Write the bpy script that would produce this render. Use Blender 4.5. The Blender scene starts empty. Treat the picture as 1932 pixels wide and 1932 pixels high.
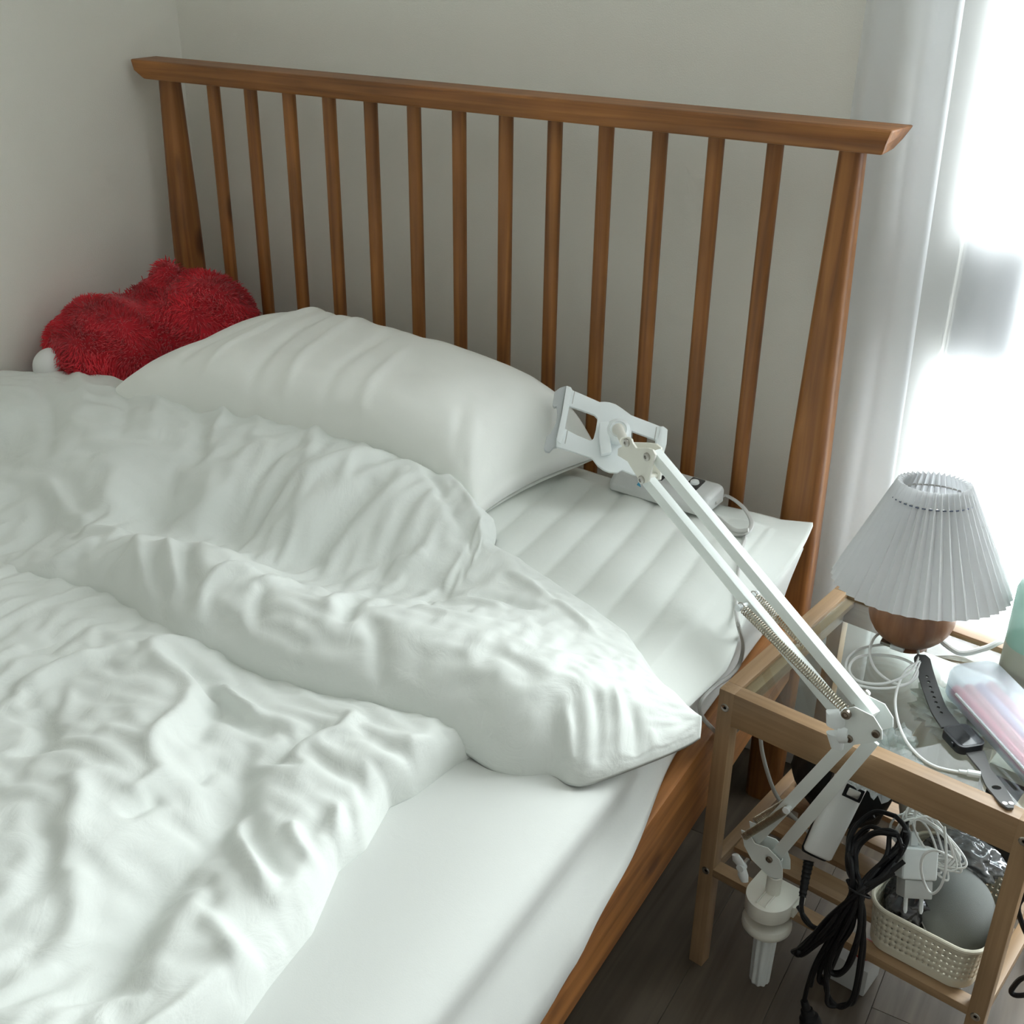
import bpy, bmesh, math, random
import numpy as np
from mathutils import Vector, Matrix
random.seed(7); RNG = np.random.default_rng(7)
S = bpy.context.scene
COL = S.collection

# ------------------------------------------------------------------ camera
CAM_F, CAM_YAW, CAM_PITCH, CAM_ROLL, CAM_H = 2207.4362, .5254, .4708, .0147, 1.2662
def _axes():
    cy, sy, cp, sp = math.cos(CAM_YAW), math.sin(CAM_YAW), math.cos(CAM_PITCH), math.sin(CAM_PITCH)
    fw = Vector((-sy*cp, cy*cp, -sp)); rt = Vector((cy, sy, 0)); up = rt.cross(fw)
    c, s = math.cos(CAM_ROLL), math.sin(CAM_ROLL)
    return c*rt+s*up, -s*rt+c*up, fw
RT, UP, FW = _axes()
CP = Vector((0, 0, CAM_H))
cam = bpy.data.cameras.new('camera'); cam.sensor_width = 36; cam.sensor_fit = 'HORIZONTAL'
cam.lens = CAM_F*36/1932; cam.clip_start = .02
camo = bpy.data.objects.new('camera', cam); COL.objects.link(camo)
m = Matrix((RT, UP, -FW)).transposed().to_4x4(); m.translation = CP
camo.matrix_world = m; S.camera = camo

# ------------------------------------------------------------------ daylight and exposure
w = bpy.data.worlds.new('overcast_sky'); S.world = w; w.use_nodes = True
bg = w.node_tree.nodes['Background']
bg.inputs[0].default_value = (.93, .985, 1.0, 1); bg.inputs[1].default_value = 6.0
WX0, WX1, WZ0, WZ1 = -.264, .62, .28, 2.30          # balcony window in the back wall
XL, XR, YB, YF, ZC = -1.618, 1.75, 1.606, -2.3, 2.35   # room
pl = bpy.data.lights.new('window_daylight', 'AREA'); pl.shape = 'RECTANGLE'
pl.size = WX1-WX0; pl.size_y = WZ1-WZ0; pl.cycles.is_portal = True
po = bpy.data.objects.new('window_daylight', pl); COL.objects.link(po)
po.location = ((WX0+WX1)/2, YB+.16, (WZ0+WZ1)/2); po.rotation_euler = (math.radians(-90), 0, 0)
vs = S.view_settings; vs.view_transform = 'Standard'; vs.look = 'None'; vs.gamma = 1; vs.use_curve_mapping = False
vs.exposure = 1.47
S.cycles.max_bounces = 14; S.cycles.diffuse_bounces = 7; S.cycles.transmission_bounces = 10
S.cycles.transparent_max_bounces = 16; S.cycles.sample_clamp_indirect = 12; S.cycles.use_denoising = True

# ------------------------------------------------------------------ pixel -> point helpers
def ray(x, y): return RT*((x-966)/CAM_F) - UP*((y-966)/CAM_F) + FW
def at(x, y, X=None, Y=None, Z=None):
    d = ray(x, y)
    if X is not None: t = (X-CP.x)/d.x
    elif Y is not None: t = (Y-CP.y)/d.y
    else: t = (Z-CP.z)/d.z
    return CP + d*t
NX, NY, NA = -.3597, 1.1195, -.1566                 # night stand: front left foot and turn
cN, sN = math.cos(NA), math.sin(NA)
def NW(a, b, z): return Vector((NX+cN*a-sN*b, NY+sN*a+cN*b, z))
def onb(x, y, b):                                    # pixel on a plane parallel to the stand's front
    d = ray(x, y); n = Vector((-sN, cN, 0)); return CP + d*((b + n.dot(Vector((NX, NY, 0))-CP))/n.dot(d))

# ------------------------------------------------------------------ objects
ROOT = {}
def thing(name, label, cat, loc=(0, 0, 0), rz=0, group=None):
    o = bpy.data.objects.new(name, None); COL.objects.link(o); o.empty_display_size = .02
    o.location = loc; o.rotation_euler = (0, 0, rz)
    o['label'] = label; o['category'] = cat
    if group: o['group'] = group
    ROOT[o.name] = Matrix.Translation(Vector(loc)) @ Matrix.Rotation(rz, 4, 'Z')
    return o
def tag(o, label, cat, group=None):
    o['label'] = label; o['category'] = cat
    if group: o['group'] = group
    return o
def struct(o): o['kind'] = 'structure'; return o
def mesh(name, V, F, mat, parent=None, smooth=True, org=None, sharp=None):
    """V in world coordinates; stored relative to the root of `parent` (or to its own base)."""
    me = bpy.data.meshes.new(name)
    V = np.asarray([tuple(v) for v in V] if not isinstance(V, np.ndarray) else V, float)
    if parent is not None:
        M = ROOT[parent.name]
    else:
        if org is None:
            lo, hi = V.min(0), V.max(0); org = ((lo[0]+hi[0])/2, (lo[1]+hi[1])/2, lo[2])
        M = Matrix.Translation(Vector(org))
    I = np.array(M.inverted()); L = V @ I[:3, :3].T + I[:3, 3]
    me.from_pydata(L.tolist(), [], [tuple(int(i) for i in f) for f in F])
    me.validate(); me.update()
    bm = bmesh.new(); bm.from_mesh(me); bmesh.ops.recalc_face_normals(bm, faces=bm.faces); bm.to_mesh(me); bm.free()
    if smooth:
        me.polygons.foreach_set('use_smooth', [True]*len(me.polygons))
        if sharp: me.set_sharp_from_angle(angle=math.radians(sharp))
    o = bpy.data.objects.new(name, me); COL.objects.link(o)
    if mat: me.materials.append(mat)
    if parent is not None: o.parent = parent; ROOT[o.name] = M
    else: o.matrix_world = M; ROOT[o.name] = M
    return o
class G:
    """collects shapes into one mesh"""
    def __init__(s): s.V = []; s.F = []
    def add(s, V, F):
        n = len(s.V); s.V += [tuple(v) for v in V]; s.F += [tuple(i+n for i in f) for f in F]; return s
    def box(s, c, size, R=None, bev=0.0, seg=2):
        bm = bmesh.new(); bmesh.ops.create_cube(bm, size=1)
        bmesh.ops.scale(bm, vec=Vector(size), verts=bm.verts)
        if bev: bmesh.ops.bevel(bm, geom=bm.edges[:], offset=bev, segments=seg, profile=.6, affect='EDGES')
        R = (R or Matrix.Identity(3)).to_3x3(); c = Vector(c)
        bm.verts.ensure_lookup_table()
        V = [c + R @ v.co for v in bm.verts]; F = [[v.index for v in f.verts] for f in bm.faces]; bm.free()
        return s.add(V, F)
    def tube(s, path, r, n=10, caps=True, flat=None, upv=None):
        P = [Vector(p) for p in path]; rs = r if hasattr(r, '__len__') else [r]*len(P)
        V = []; F = []; prev = None
        for i, p in enumerate(P):
            t = (P[min(i+1, len(P)-1)]-P[max(i-1, 0)]); t = t.normalized() if t.length > 1e-9 else Vector((0, 0, 1))
            if prev is None:
                a = Vector(upv) if upv is not None else (Vector((0, 0, 1)) if abs(t.z) < .9 else Vector((1, 0, 0)))
            else: a = prev
            a = (a - t*a.dot(t)); a = a.normalized() if a.length > 1e-6 else t.orthogonal().normalized()
            prev = a; b = t.cross(a)
            for k in range(n):
                q = 2*math.pi*k/n
                V.append(p + a*(math.cos(q)*rs[i]*(flat or 1)) + b*(math.sin(q)*rs[i]))
        for i in range(len(P)-1):
            for k in range(n): F.append((i*n+k, i*n+(k+1) % n, (i+1)*n+(k+1) % n, (i+1)*n+k))
        if caps: F.append(tuple(range(n))[::-1]); F.append(tuple((len(P)-1)*n+k for k in range(n)))
        return s.add(V, F)
    def lathe(s, prof, o, ax=(0, 0, 1), n=32, xref=None):
        ax = Vector(ax).normalized(); u = Vector(xref) if xref is not None else ax.orthogonal()
        u = (u-ax*u.dot(ax)).normalized(); v = ax.cross(u); o = Vector(o); V = []; F = []
        for r, z in prof:
            for k in range(n):
                q = 2*math.pi*k/n; V.append(o+ax*z+u*(r*math.cos(q))+v*(r*math.sin(q)))
        for i in range(len(prof)-1):
            for k in range(n): F.append((i*n+k, i*n+(k+1) % n, (i+1)*n+(k+1) % n, (i+1)*n+k))
        if prof[0][0] > 1e-6: F.append(tuple(range(n))[::-1])
        if prof[-1][0] > 1e-6: F.append(tuple((len(prof)-1)*n+k for k in range(n)))
        return s.add(V, F)
    def prism(s, pts, o, u, v, w, th, bev=0.0, holes=(), seg=2):
        """2-D outline (in axes u, v at o) given thickness th along w; holes are outlines"""
        bm = bmesh.new(); o, u, v, w = map(Vector, (o, u, v, w)); ed = []
        for ring in (pts, *holes):
            vs_ = [bm.verts.new((p[0], p[1], 0)) for p in ring]
            for i in range(len(vs_)): ed.append(bm.edges.new((vs_[i], vs_[(i+1) % len(vs_)])))
        bmesh.ops.triangle_fill(bm, use_beauty=True, use_dissolve=False, edges=ed)
        bm.faces.ensure_lookup_table(); bm.normal_update()
        if len(bm.faces) and bm.faces[0].normal.z < 0: bmesh.ops.reverse_faces(bm, faces=bm.faces[:])
        r = bmesh.ops.extrude_face_region(bm, geom=bm.faces[:])
        bmesh.ops.translate(bm, vec=(0, 0, th), verts=[e for e in r['geom'] if isinstance(e, bmesh.types.BMVert)])
        if bev:
            es = [e for e in bm.edges if len(e.link_faces) == 2 and e.calc_face_angle(0) > .6]
            bmesh.ops.bevel(bm, geom=es, offset=bev, segments=seg, profile=.6, affect='EDGES', clamp_overlap=True)
        bm.verts.index_update()
        V = [o+u*q.co.x+v*q.co.y+w*q.co.z for q in bm.verts]; F = [[q.index for q in f.verts] for f in bm.faces]; bm.free()
        return s.add(V, F)
    def out(s, name, mat, parent=None, smooth=True, sharp=35, org=None): return mesh(name, s.V, s.F, mat, parent, smooth, org, sharp)
def cat(P, n=8, closed=False):
    """Catmull-Rom through points"""
    P = [Vector(p) for p in P]; N = len(P); o = []
    for i in range(N if closed else N-1):
        if closed: a, b, c, d = P[(i-1) % N], P[i], P[(i+1) % N], P[(i+2) % N]
        else: a, b, c, d = P[max(i-1, 0)], P[i], P[i+1], P[min(i+2, N-1)]
        for k in range(n):
            t = k/n
            o.append(.5*((2*b)+(c-a)*t+(2*a-5*b+4*c-d)*t*t+(3*b-a-3*c+d)*t**3))
    if not closed: o.append(P[-1])
    return o
def rrect(w_, h_, r, n=5, cx=0, cy=0):
    o = []
    for sx, sy, a0 in ((1, 1, 0), (-1, 1, 90), (-1, -1, 180), (1, -1, 270)):
        for k in range(n+1):
            a = math.radians(a0+90*k/n); o.append((cx+sx*(w_/2-r)+r*math.cos(a), cy+sy*(h_/2-r)+r*math.sin(a)))
    return o
RN = Matrix.Rotation(NA, 3, 'Z')

# ------------------------------------------------------------------ materials
def mat_new(name):
    m_ = bpy.data.materials.new(name); m_.use_nodes = True; return m_, m_.node_tree, m_.node_tree.nodes['Principled BSDF']
def plain(name, col, rough=.5, metal=0, bump=0, bscale=200, var=0, spec=None, **kw):
    m_, t, b = mat_new(name)
    b.inputs['Base Color'].default_value = (*col, 1); b.inputs['Roughness'].default_value = rough; b.inputs['Metallic'].default_value = metal
    if spec is not None: b.inputs['Specular IOR Level'].default_value = spec
    for k, v in kw.items(): b.inputs[k.replace('_', ' ')].default_value = v
    co = t.nodes.new('ShaderNodeTexCoord')
    nz = t.nodes.new('ShaderNodeTexNoise'); nz.inputs['Scale'].default_value = bscale; nz.inputs['Detail'].default_value = 4
    t.links.new(co.outputs['Object'], nz.inputs['Vector'])
    if var:
        n2 = t.nodes.new('ShaderNodeTexNoise'); n2.inputs['Scale'].default_value = bscale*.15; n2.inputs['Detail'].default_value = 3
        t.links.new(co.outputs['Object'], n2.inputs['Vector'])
        rp = t.nodes.new('ShaderNodeValToRGB'); rp.color_ramp.elements[0].position = .3; rp.color_ramp.elements[1].position = .7
        rp.color_ramp.elements[0].color = (*[max(0, c*(1-var)) for c in col], 1); rp.color_ramp.elements[1].color = (*[min(1, c*(1+var)) for c in col], 1)
        t.links.new(n2.outputs['Fac'], rp.inputs['Fac']); t.links.new(rp.outputs['Color'], b.inputs['Base Color'])
    if bump:
        bp = t.nodes.new('ShaderNodeBump'); bp.inputs['Strength'].default_value = bump; bp.inputs['Distance'].default_value = .002
        t.links.new(nz.outputs['Fac'], bp.inputs['Height']); t.links.new(bp.outputs['Normal'], b.inputs['Normal'])
    return m_
def wood(name, dark, light, axis, rough=.45, fine=90, knots=True, along=3.0, kscale=5):
    m_, t, b = mat_new(name); L = t.links.new
    co = t.nodes.new('ShaderNodeTexCoord'); mp = t.nodes.new('ShaderNodeMapping')
    sc = [fine]*3; sc['XYZ'.index(axis)] = along; mp.inputs['Scale'].default_value = sc
    oi = t.nodes.new('ShaderNodeObjectInfo'); ad = t.nodes.new('ShaderNodeVectorMath'); ad.operation = 'ADD'
    L(co.outputs['Object'], ad.inputs[0]); L(oi.outputs['Random'], ad.inputs[1]); L(ad.outputs[0], mp.inputs['Vector'])
    nz = t.nodes.new('ShaderNodeTexNoise'); nz.inputs['Scale'].default_value = 1; nz.inputs['Detail'].default_value = 5; nz.inputs['Distortion'].default_value = .6
    L(mp.outputs[0], nz.inputs['Vector'])
    rp = t.nodes.new('ShaderNodeValToRGB'); rp.color_ramp.elements[0].position = .32; rp.color_ramp.elements[1].position = .68
    rp.color_ramp.elements[0].color = (*dark, 1); rp.color_ramp.elements[1].color = (*light, 1)
    L(nz.outputs['Fac'], rp.inputs['Fac'])
    n2 = t.nodes.new('ShaderNodeTexNoise'); n2.inputs['Scale'].default_value = 7; L(ad.outputs[0], n2.inputs['Vector'])
    mx = t.nodes.new('ShaderNodeMix'); mx.data_type = 'RGBA'; mx.blend_type = 'MULTIPLY'
    r2 = t.nodes.new('ShaderNodeValToRGB'); r2.color_ramp.elements[0].color = (.72, .7, .66, 1); r2.color_ramp.elements[1].color = (1.12, 1.1, 1.05, 1)
    r2.color_ramp.elements[0].position = .3; r2.color_ramp.elements[1].position = .7
    L(n2.outputs['Fac'], r2.inputs['Fac']); mx.inputs[0].default_value = .8; L(rp.outputs[0], mx.inputs[6]); L(r2.outputs[0], mx.inputs[7])
    last = mx.outputs[2]
    if knots:
        m2 = t.nodes.new('ShaderNodeMapping'); s2 = [kscale*2.2]*3; s2['XYZ'.index(axis)] = kscale; m2.inputs['Scale'].default_value = s2
        L(ad.outputs[0], m2.inputs['Vector'])
        vo = t.nodes.new('ShaderNodeTexVoronoi'); vo.inputs['Scale'].default_value = 1; L(m2.outputs[0], vo.inputs['Vector'])
        r3 = t.nodes.new('ShaderNodeValToRGB'); r3.color_ramp.elements[0].position = .07; r3.color_ramp.elements[1].position = .17
        r3.color_ramp.elements[0].color = (.3, .22, .18, 1); r3.color_ramp.elements[1].color = (1, 1, 1, 1)
        L(vo.outputs['Distance'], r3.inputs['Fac'])
        mk = t.nodes.new('ShaderNodeMix'); mk.data_type = 'RGBA'; mk.blend_type = 'MULTIPLY'; mk.inputs[0].default_value = .85
        L(last, mk.inputs[6]); L(r3.outputs[0], mk.inputs[7]); last = mk.outputs[2]
    L(last, b.inputs['Base Color']); b.inputs['Roughness'].default_value = rough
    bp = t.nodes.new('ShaderNodeBump'); bp.inputs['Strength'].default_value = .12; bp.inputs['Distance'].default_value = .001
    L(nz.outputs['Fac'], bp.inputs['Height']); L(bp.outputs['Normal'], b.inputs['Normal'])
    return m_
def fabric(name, col, bump=.25, scale=700, wr=.0, rough=.9, sheen=.15):
    m_, t, b = mat_new(name); L = t.links.new
    b.inputs['Base Color'].default_value = (*col, 1); b.inputs['Roughness'].default_value = rough
    b.inputs['Sheen Weight'].default_value = sheen; b.inputs['Specular IOR Level'].default_value = .2
    co = t.nodes.new('ShaderNodeTexCoord')
    nz = t.nodes.new('ShaderNodeTexNoise'); nz.inputs['Scale'].default_value = scale; nz.inputs['Detail'].default_value = 2; L(co.outputs['Object'], nz.inputs['Vector'])
    bp = t.nodes.new('ShaderNodeBump'); bp.inputs['Strength'].default_value = bump*.4; bp.inputs['Distance'].default_value = .0006; L(nz.outputs['Fac'], bp.inputs['Height'])
    if wr:      # soft crumple plus sharper creases
        mp = t.nodes.new('ShaderNodeMapping'); mp.inputs['Scale'].default_value = (26, 17, 24); mp.inputs['Rotation'].default_value = (0, 0, .5); L(co.outputs['Object'], mp.inputs['Vector'])
        n2 = t.nodes.new('ShaderNodeTexNoise'); n2.inputs['Scale'].default_value = 1; n2.inputs['Detail'].default_value = 4; n2.inputs['Distortion'].default_value = 1.1; n2.inputs['Roughness'].default_value = .55; L(mp.outputs[0], n2.inputs['Vector'])
        n3 = t.nodes.new('ShaderNodeTexNoise'); n3.noise_type = 'RIDGED_MULTIFRACTAL'; n3.inputs['Scale'].default_value = .62; n3.inputs['Detail'].default_value = 3; n3.inputs['Distortion'].default_value = .7; n3.inputs['Roughness'].default_value = .45; L(mp.outputs[0], n3.inputs['Vector'])
        ma = t.nodes.new('ShaderNodeMath'); ma.operation = 'MULTIPLY_ADD'; ma.inputs[1].default_value = .35; L(n3.outputs['Fac'], ma.inputs[0]); L(n2.outputs['Fac'], ma.inputs[2])
        b2 = t.nodes.new('ShaderNodeBump'); b2.inputs['Strength'].default_value = wr; b2.inputs['Distance'].default_value = .007; L(ma.outputs[0], b2.inputs['Height'])
        L(bp.outputs['Normal'], b2.inputs['Normal']); L(b2.outputs['Normal'], b.inputs['Normal'])
    else: L(bp.outputs['Normal'], b.inputs['Normal'])
    return m_
M_WALL = plain('wallpaper', (.81, .795, .735), .85, bump=.25, bscale=500, spec=.2)
M_CEIL = plain('ceiling_paint', (.90, .90, .88), .9)
M_BASE = plain('baseboard_paint', (.7, .69, .66), .5)
M_FLOOR = wood('laminate', (.085, .066, .049), (.15, .12, .093), 'Y', .42, 55, False, 2.5)
PD, PLT = (.19, .068, .016), (.37, .152, .040)
M_PX = wood('stained_pine_x', PD, PLT, 'X'); M_PY = wood('stained_pine_y', PD, PLT, 'Y'); M_PZ = wood('stained_pine_z', PD, PLT, 'Z')
BD, BL = (.34, .215, .12), (.43, .285, .165)
M_BX = wood('bamboo_x', BD, BL, 'X', .4, 160, False, 4); M_BY = wood('bamboo_y', BD, BL, 'Y', .4, 160, False, 4); M_BZ = wood('bamboo_z', BD, BL, 'Z', .4, 160, False, 4)
M_WAL = wood('walnut', (.19, .085, .045), (.33, .165, .09), 'Z', .35, 60, False, 5)
M_DUVET = fabric('cotton_duvet', (.70, .725, .695), wr=.25)
M_PILLOW = fabric('cotton_pillow', (.82, .83, .795), wr=.05)
M_SHEET = fabric('cotton_sheet', (.62, .635, .61), wr=.04)
M_PAD = fabric('quilted_cotton', (.70, .725, .69), wr=.08)
M_STEEL = plain('steel', (.55, .53, .5), .28, 1)
M_DSTEEL = plain('dark_steel', (.28, .24, .2), .3, 1)
M_NICKEL = plain('nickel', (.5, .45, .36), .3, 1)
M_WPL = plain('white_plastic', (.80, .84, .85), .38)
M_CPL = plain('cream_plastic', (.76, .75, .68), .42)
M_WPNT = plain('white_paint', (.78, .82, .8), .35)
M_BLK = plain('black_rubber', (.008, .008, .009), .5, spec=.28)
M_BLKM = plain('black_cloth', (.006, .007, .008), .8)
M_GCAB = plain('grey_cable', (.5, .5, .48), .5)
M_WCAB = plain('white_cable', (.78, .79, .78), .45)
# ------------------------------------------------------------------ the room
def slab(name, lo, hi, mat): 
    c = [(a+b)/2 for a, b in zip(lo, hi)]; return struct(G().box(c, [b-a for a, b in zip(lo, hi)]).out(name, mat, smooth=False))
T = .12
slab('wall_left', (XL-T, YF-T, -.05), (XL, YB+T, ZC+.1), M_WALL)
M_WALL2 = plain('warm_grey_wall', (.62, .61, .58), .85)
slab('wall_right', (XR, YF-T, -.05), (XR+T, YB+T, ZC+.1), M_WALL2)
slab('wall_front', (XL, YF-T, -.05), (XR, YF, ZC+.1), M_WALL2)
slab('ceiling', (XL, YF, ZC), (XR, YB+T, ZC+.1), M_CEIL)
g = G()
for lo, hi in (((XL, YB, -.05), (WX0, YB+T, ZC)), ((WX1, YB, -.05), (XR, YB+T, ZC)), ((WX0, YB, WZ1), (WX1, YB+T, ZC)), ((WX0, YB, -.05), (WX1, YB+T, WZ0))):
    g.box([(a+b)/2 for a, b in zip(lo, hi)], [b-a for a, b in zip(lo, hi)])
struct(g.out('wall_back', M_WALL, smooth=False))
fl = slab('floor', (XL, YF, -.05), (XR, YB, -.004), plain('underlay', (.08, .07, .06), .9))
pw, plen = .115, .92; k = 0; pm = None
x = XL
while x < XR-.001:
    y = YF - (k*.37 % plen); wpl = min(pw, XR-x)-.0005
    while y < YB:
        y0, y1 = max(y, YF), min(y+plen, YB)
        if y1-y0 > .03:
            G().box((x+wpl/2, (y0+y1)/2, -.002), (wpl, y1-y0-.0005, .004), bev=.0004, seg=1).out('plank', M_FLOOR, fl, smooth=False)
        y += plen
    x += pw; k += 1
struct(G().box(((XL+WX0)/2, YB-.006, .035), (WX0-XL, .012, .07), bev=.003).out('baseboard_back', M_BASE))
struct(G().box((XL+.006, (YF+YB)/2, .035), (.012, YB-YF, .07), bev=.003).out('baseboard_left', M_BASE))
# window: frame, mullion and panes
wf = thing('window_1', 'balcony window', 'window', ((WX0+WX1)/2, YB+.08, WZ0)); del wf['label'], wf['category']; struct(wf)
g = G(); fw_ = .03; M_FR = plain('window_frame_vinyl', (.8, .8, .78), .4)
g.box((WX0+fw_/2, YB+.08, (WZ0+WZ1)/2), (fw_, .07, WZ1-WZ0), bev=.004); g.box((WX1-fw_/2, YB+.08, (WZ0+WZ1)/2), (fw_, .07, WZ1-WZ0), bev=.004)
g.box(((WX0+WX1)/2, YB+.08, WZ0+fw_/2), (WX1-WX0, .07, fw_), bev=.004); g.box(((WX0+WX1)/2, YB+.08, WZ1-fw_/2), (WX1-WX0, .07, fw_), bev=.004)
g.box(((WX0+WX1)/2, YB+.08, (WZ0+WZ1)/2), (.06, .05, WZ1-WZ0), bev=.004)
g.out('window_frame', M_FR, wf)
def glassmat(name, tint=(1, 1, 1), rough=0., refl=.08, op=0.0):
    m_, t, b = mat_new(name); t.nodes.remove(b); L = t.links.new
    tr = t.nodes.new('ShaderNodeBsdfTransparent'); tr.inputs[0].default_value = (*tint, 1)
    gl = t.nodes.new('ShaderNodeBsdfGlossy'); gl.inputs['Roughness'].default_value = rough
    lw_ = t.nodes.new('ShaderNodeLayerWeight'); lw_.inputs['Blend'].default_value = .5
    pw_ = t.nodes.new('ShaderNodeMath'); pw_.operation = 'POWER'; pw_.inputs[1].default_value = 4.0; L(lw_.outputs['Facing'], pw_.inputs[0])
    fr = t.nodes.new('ShaderNodeMath'); fr.operation = 'MULTIPLY_ADD'; fr.inputs[1].default_value = .93; fr.inputs[2].default_value = .045; L(pw_.outputs[0], fr.inputs[0])
    mx = t.nodes.new('ShaderNodeMixShader'); L(fr.outputs[0], mx.inputs[0]); L(tr.outputs[0], mx.inputs[1]); L(gl.outputs[0], mx.inputs[2])
    L(mx.outputs[0], t.nodes['Material Output'].inputs[0]); return m_
M_GLASS = glassmat('clear_glass', (.93, .97, .95))
M_PANE = glassmat('window_glass', (.97, .98, .98))
xm = (WX0+WX1)/2
for a, b in ((WX0+fw_, xm-.03), (xm+.03, WX1-fw_)):
    G().box(((a+b)/2, YB+.08, (WZ0+WZ1)/2), (b-a, .005, WZ1-WZ0-2*fw_)).out('pane', M_PANE, wf, smooth=False)
# ------------------------------------------------------------------ bed
YH = 1.474; ZRB, ZRT = 1.0159, 1.0458; XBR = -.369; XBL = -1.57
bed = thing('bed', 'stained pine bed frame with a spindle headboard', 'bed', ((XBR+XBL)/2, .45, 0))
# top rail: front face upright above, chamfer below, ends cut at a slant
xs = [-1.606, -1.578, -.3476, -.3403]
prof = [(0, ZRB), (.046, ZRB), (.06, ZRB+.012), (.06, ZRT), (.0, ZRT), (-.003, ZRB+.013)]
def rail_prof(i):   # (y offset, z)
    return prof
V = []; F = []
st = []
nst = 15
for i in range(nst):
    t = i/(nst-1)
    st.append(t)
for t in st:
    for dy, z in prof:
        up_ = (z-ZRB)/(ZRT-ZRB)
        xl = -1.5784 + (-1.606+1.5784)*min(1, up_*1.25)**.6; xr = -.3476 + (.3476-.3403)*up_ + .012*max(0, dy/.06)*up_
        V.append((xl+(xr-xl)*t, YH+dy, z))
n = len(prof)
for i in range(nst-1):
    for k in range(n): F.append((i*n+k, i*n+(k+1) % n, (i+1)*n+(k+1) % n, (i+1)*n+k))
F += [tuple(range(n)), tuple((nst-1)*n+k for k in range(n))]
o = mesh('headboard_rail', V, F, M_PX, bed, smooth=False)
bv = o.modifiers.new('edge', 'BEVEL'); bv.width = .003; bv.segments = 2; bv.limit_method = 'ANGLE'
yc = YH+.03
def post(x, name):
    g = G(); sect = rrect(1, 1, .32, 4)
    V = []; zs = [(0, .052), (.25, .06), (.45, .059), (.6, .054), (.8, .043), (ZRB+.005, .031)]
    for z, w_ in zs:
        for p in sect: V.append((x+p[0]*w_, yc+p[1]*min(w_, .045), z))
    n_ = len(sect); F = []
    for i in range(len(zs)-1):
        for k in range(n_): F.append((i*n_+k, i*n_+(k+1) % n_, (i+1)*n_+(k+1) % n_, (i+1)*n_+k))
    F += [tuple(range(n_)), tuple((len(zs)-1)*n_+k for k in range(n_))]
    return mesh('post', V, F, M_PZ, bed, sharp=50)
post(-1.5495, 'l'); post(-.391, 'r')
xsp = [-1.452+i*(-.4905+1.452)/12 for i in range(13)]
base = None
for x in xsp:
    V = []; F = []; sect = rrect(.0215, .018, .008, 4); zs = (.33, .7, ZRB+.004)
    for z in zs:
        for p in sect: V.append((x+p[0], yc+p[1], z))
    n_ = len(sect)
    for i in range(2):
        for k in range(n_): F.append((i*n_+k, i*n_+(k+1) % n_, (i+1)*n_+(k+1) % n_, (i+1)*n_+k))
    F += [tuple(range(n_)), tuple(2*n_+k for k in range(n_))]
    mesh('spindle', V, F, M_PZ, bed, sharp=50)
G().box(((-1.5495-.391)/2, yc, .29), (1.1, .026, .11), bev=.004).out('lower_rail', M_PX, bed)
for x in (XBR-.014, XBL+.014):
    G().box((x, (YH-.0-.62)/2+.01, .3015), (.028, 2.09, .123), bev=.004).out('side_rail', M_PY, bed)
G().box((-.97, -.63, .28), (1.2, .03, .2), bev=.005).out('foot_rail', M_PX, bed)
for x in (XBR-.03, XBL+.03): G().box((x, -.63, .15), (.05, .05, .3), bev=.006).out('leg', M_PZ, bed)
for i in range(13):
    G().box((-.97, -.52+i*.155, .262), (1.138, .07, .018), bev=.002, seg=1).out('slat', M_PX, bed)
# ------------------------------------------------------------------ bamboo night stand with a glass top
SW, SD, SH, LW = .3713, .3275, .45, .02
ns = thing('night_stand', 'bamboo night stand with a glass top and slatted lower shelf', 'night stand', (NX, NY, 0), NA)
def nbox(name, a0, a1, b0, b1, z0, z1, mat, bev=.0012, parent=None):
    return G().box(NW((a0+a1)/2, (b0+b1)/2, (z0+z1)/2), (a1-a0, b1-b0, z1-z0), RN, bev).out(name, mat, parent or ns)
for a in (0, SW-LW):
    for b in (0, SD-LW):
        lg = nbox('leg', a, a+LW, b, b+LW, 0, SH, M_BZ)
        if b == 0:
            for z in (.4262, .1674):
                c = NW(a+LW/2, 0, z); ax = RN @ Vector((0, -1, 0))
                G().lathe([(0, -.001), (.0055, -.001), (.0055, .0006), (.0045, .0012), (.0022, .0008), (.0019, -.001), (0, -.001)], c, ax, 20).out('bolt', M_STEEL, lg)
                G().lathe([(0, .0), (.002, .0)], c+ax*.0002, ax, 6).out('hex_socket', M_BLK, lg)
gz = .4445
for a0, a1, b0, b1, mt in ((LW, SW-LW, 0, LW, M_BX), (LW, SW-LW, SD-LW, SD, M_BX)):
    nbox('top_rail', a0-.0005, a1+.0005, b0, b1, SH-.046, SH, mt)
for a0 in (0, SW-LW): nbox('top_rail', a0, a0+LW, LW, SD-LW, SH-.046, SH, M_BY)
for b0 in (0, SD-LW): nbox('shelf_rail', LW-.0005, SW-LW+.0005, b0, b0+LW, .163, .175, M_BX)
for a0 in (.002, SW-LW+.002): nbox('shelf_rail', a0, a0+LW-.004, LW, SD-LW, .158, .175, M_BY)
for b0 in (.058, .120, .182, .244): nbox('slat', LW-.002, SW-LW+.002, b0, b0+.036, .163, .172, M_BX)
nbox('glass_top', LW+.0012, SW-LW-.0012, LW+.0012, SD-LW-.0012, gz-.0025, gz+.0025, M_GLASS, .0008)
for a in (LW, SW-LW-.012): nbox('glass_rest', a, a+.012, LW, SD-LW, gz-.0105, gz-.0027, M_BY, .0005)
ZT = gz+.0025      # surface of the glass
ZS = .172          # surface of the shelf
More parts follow.
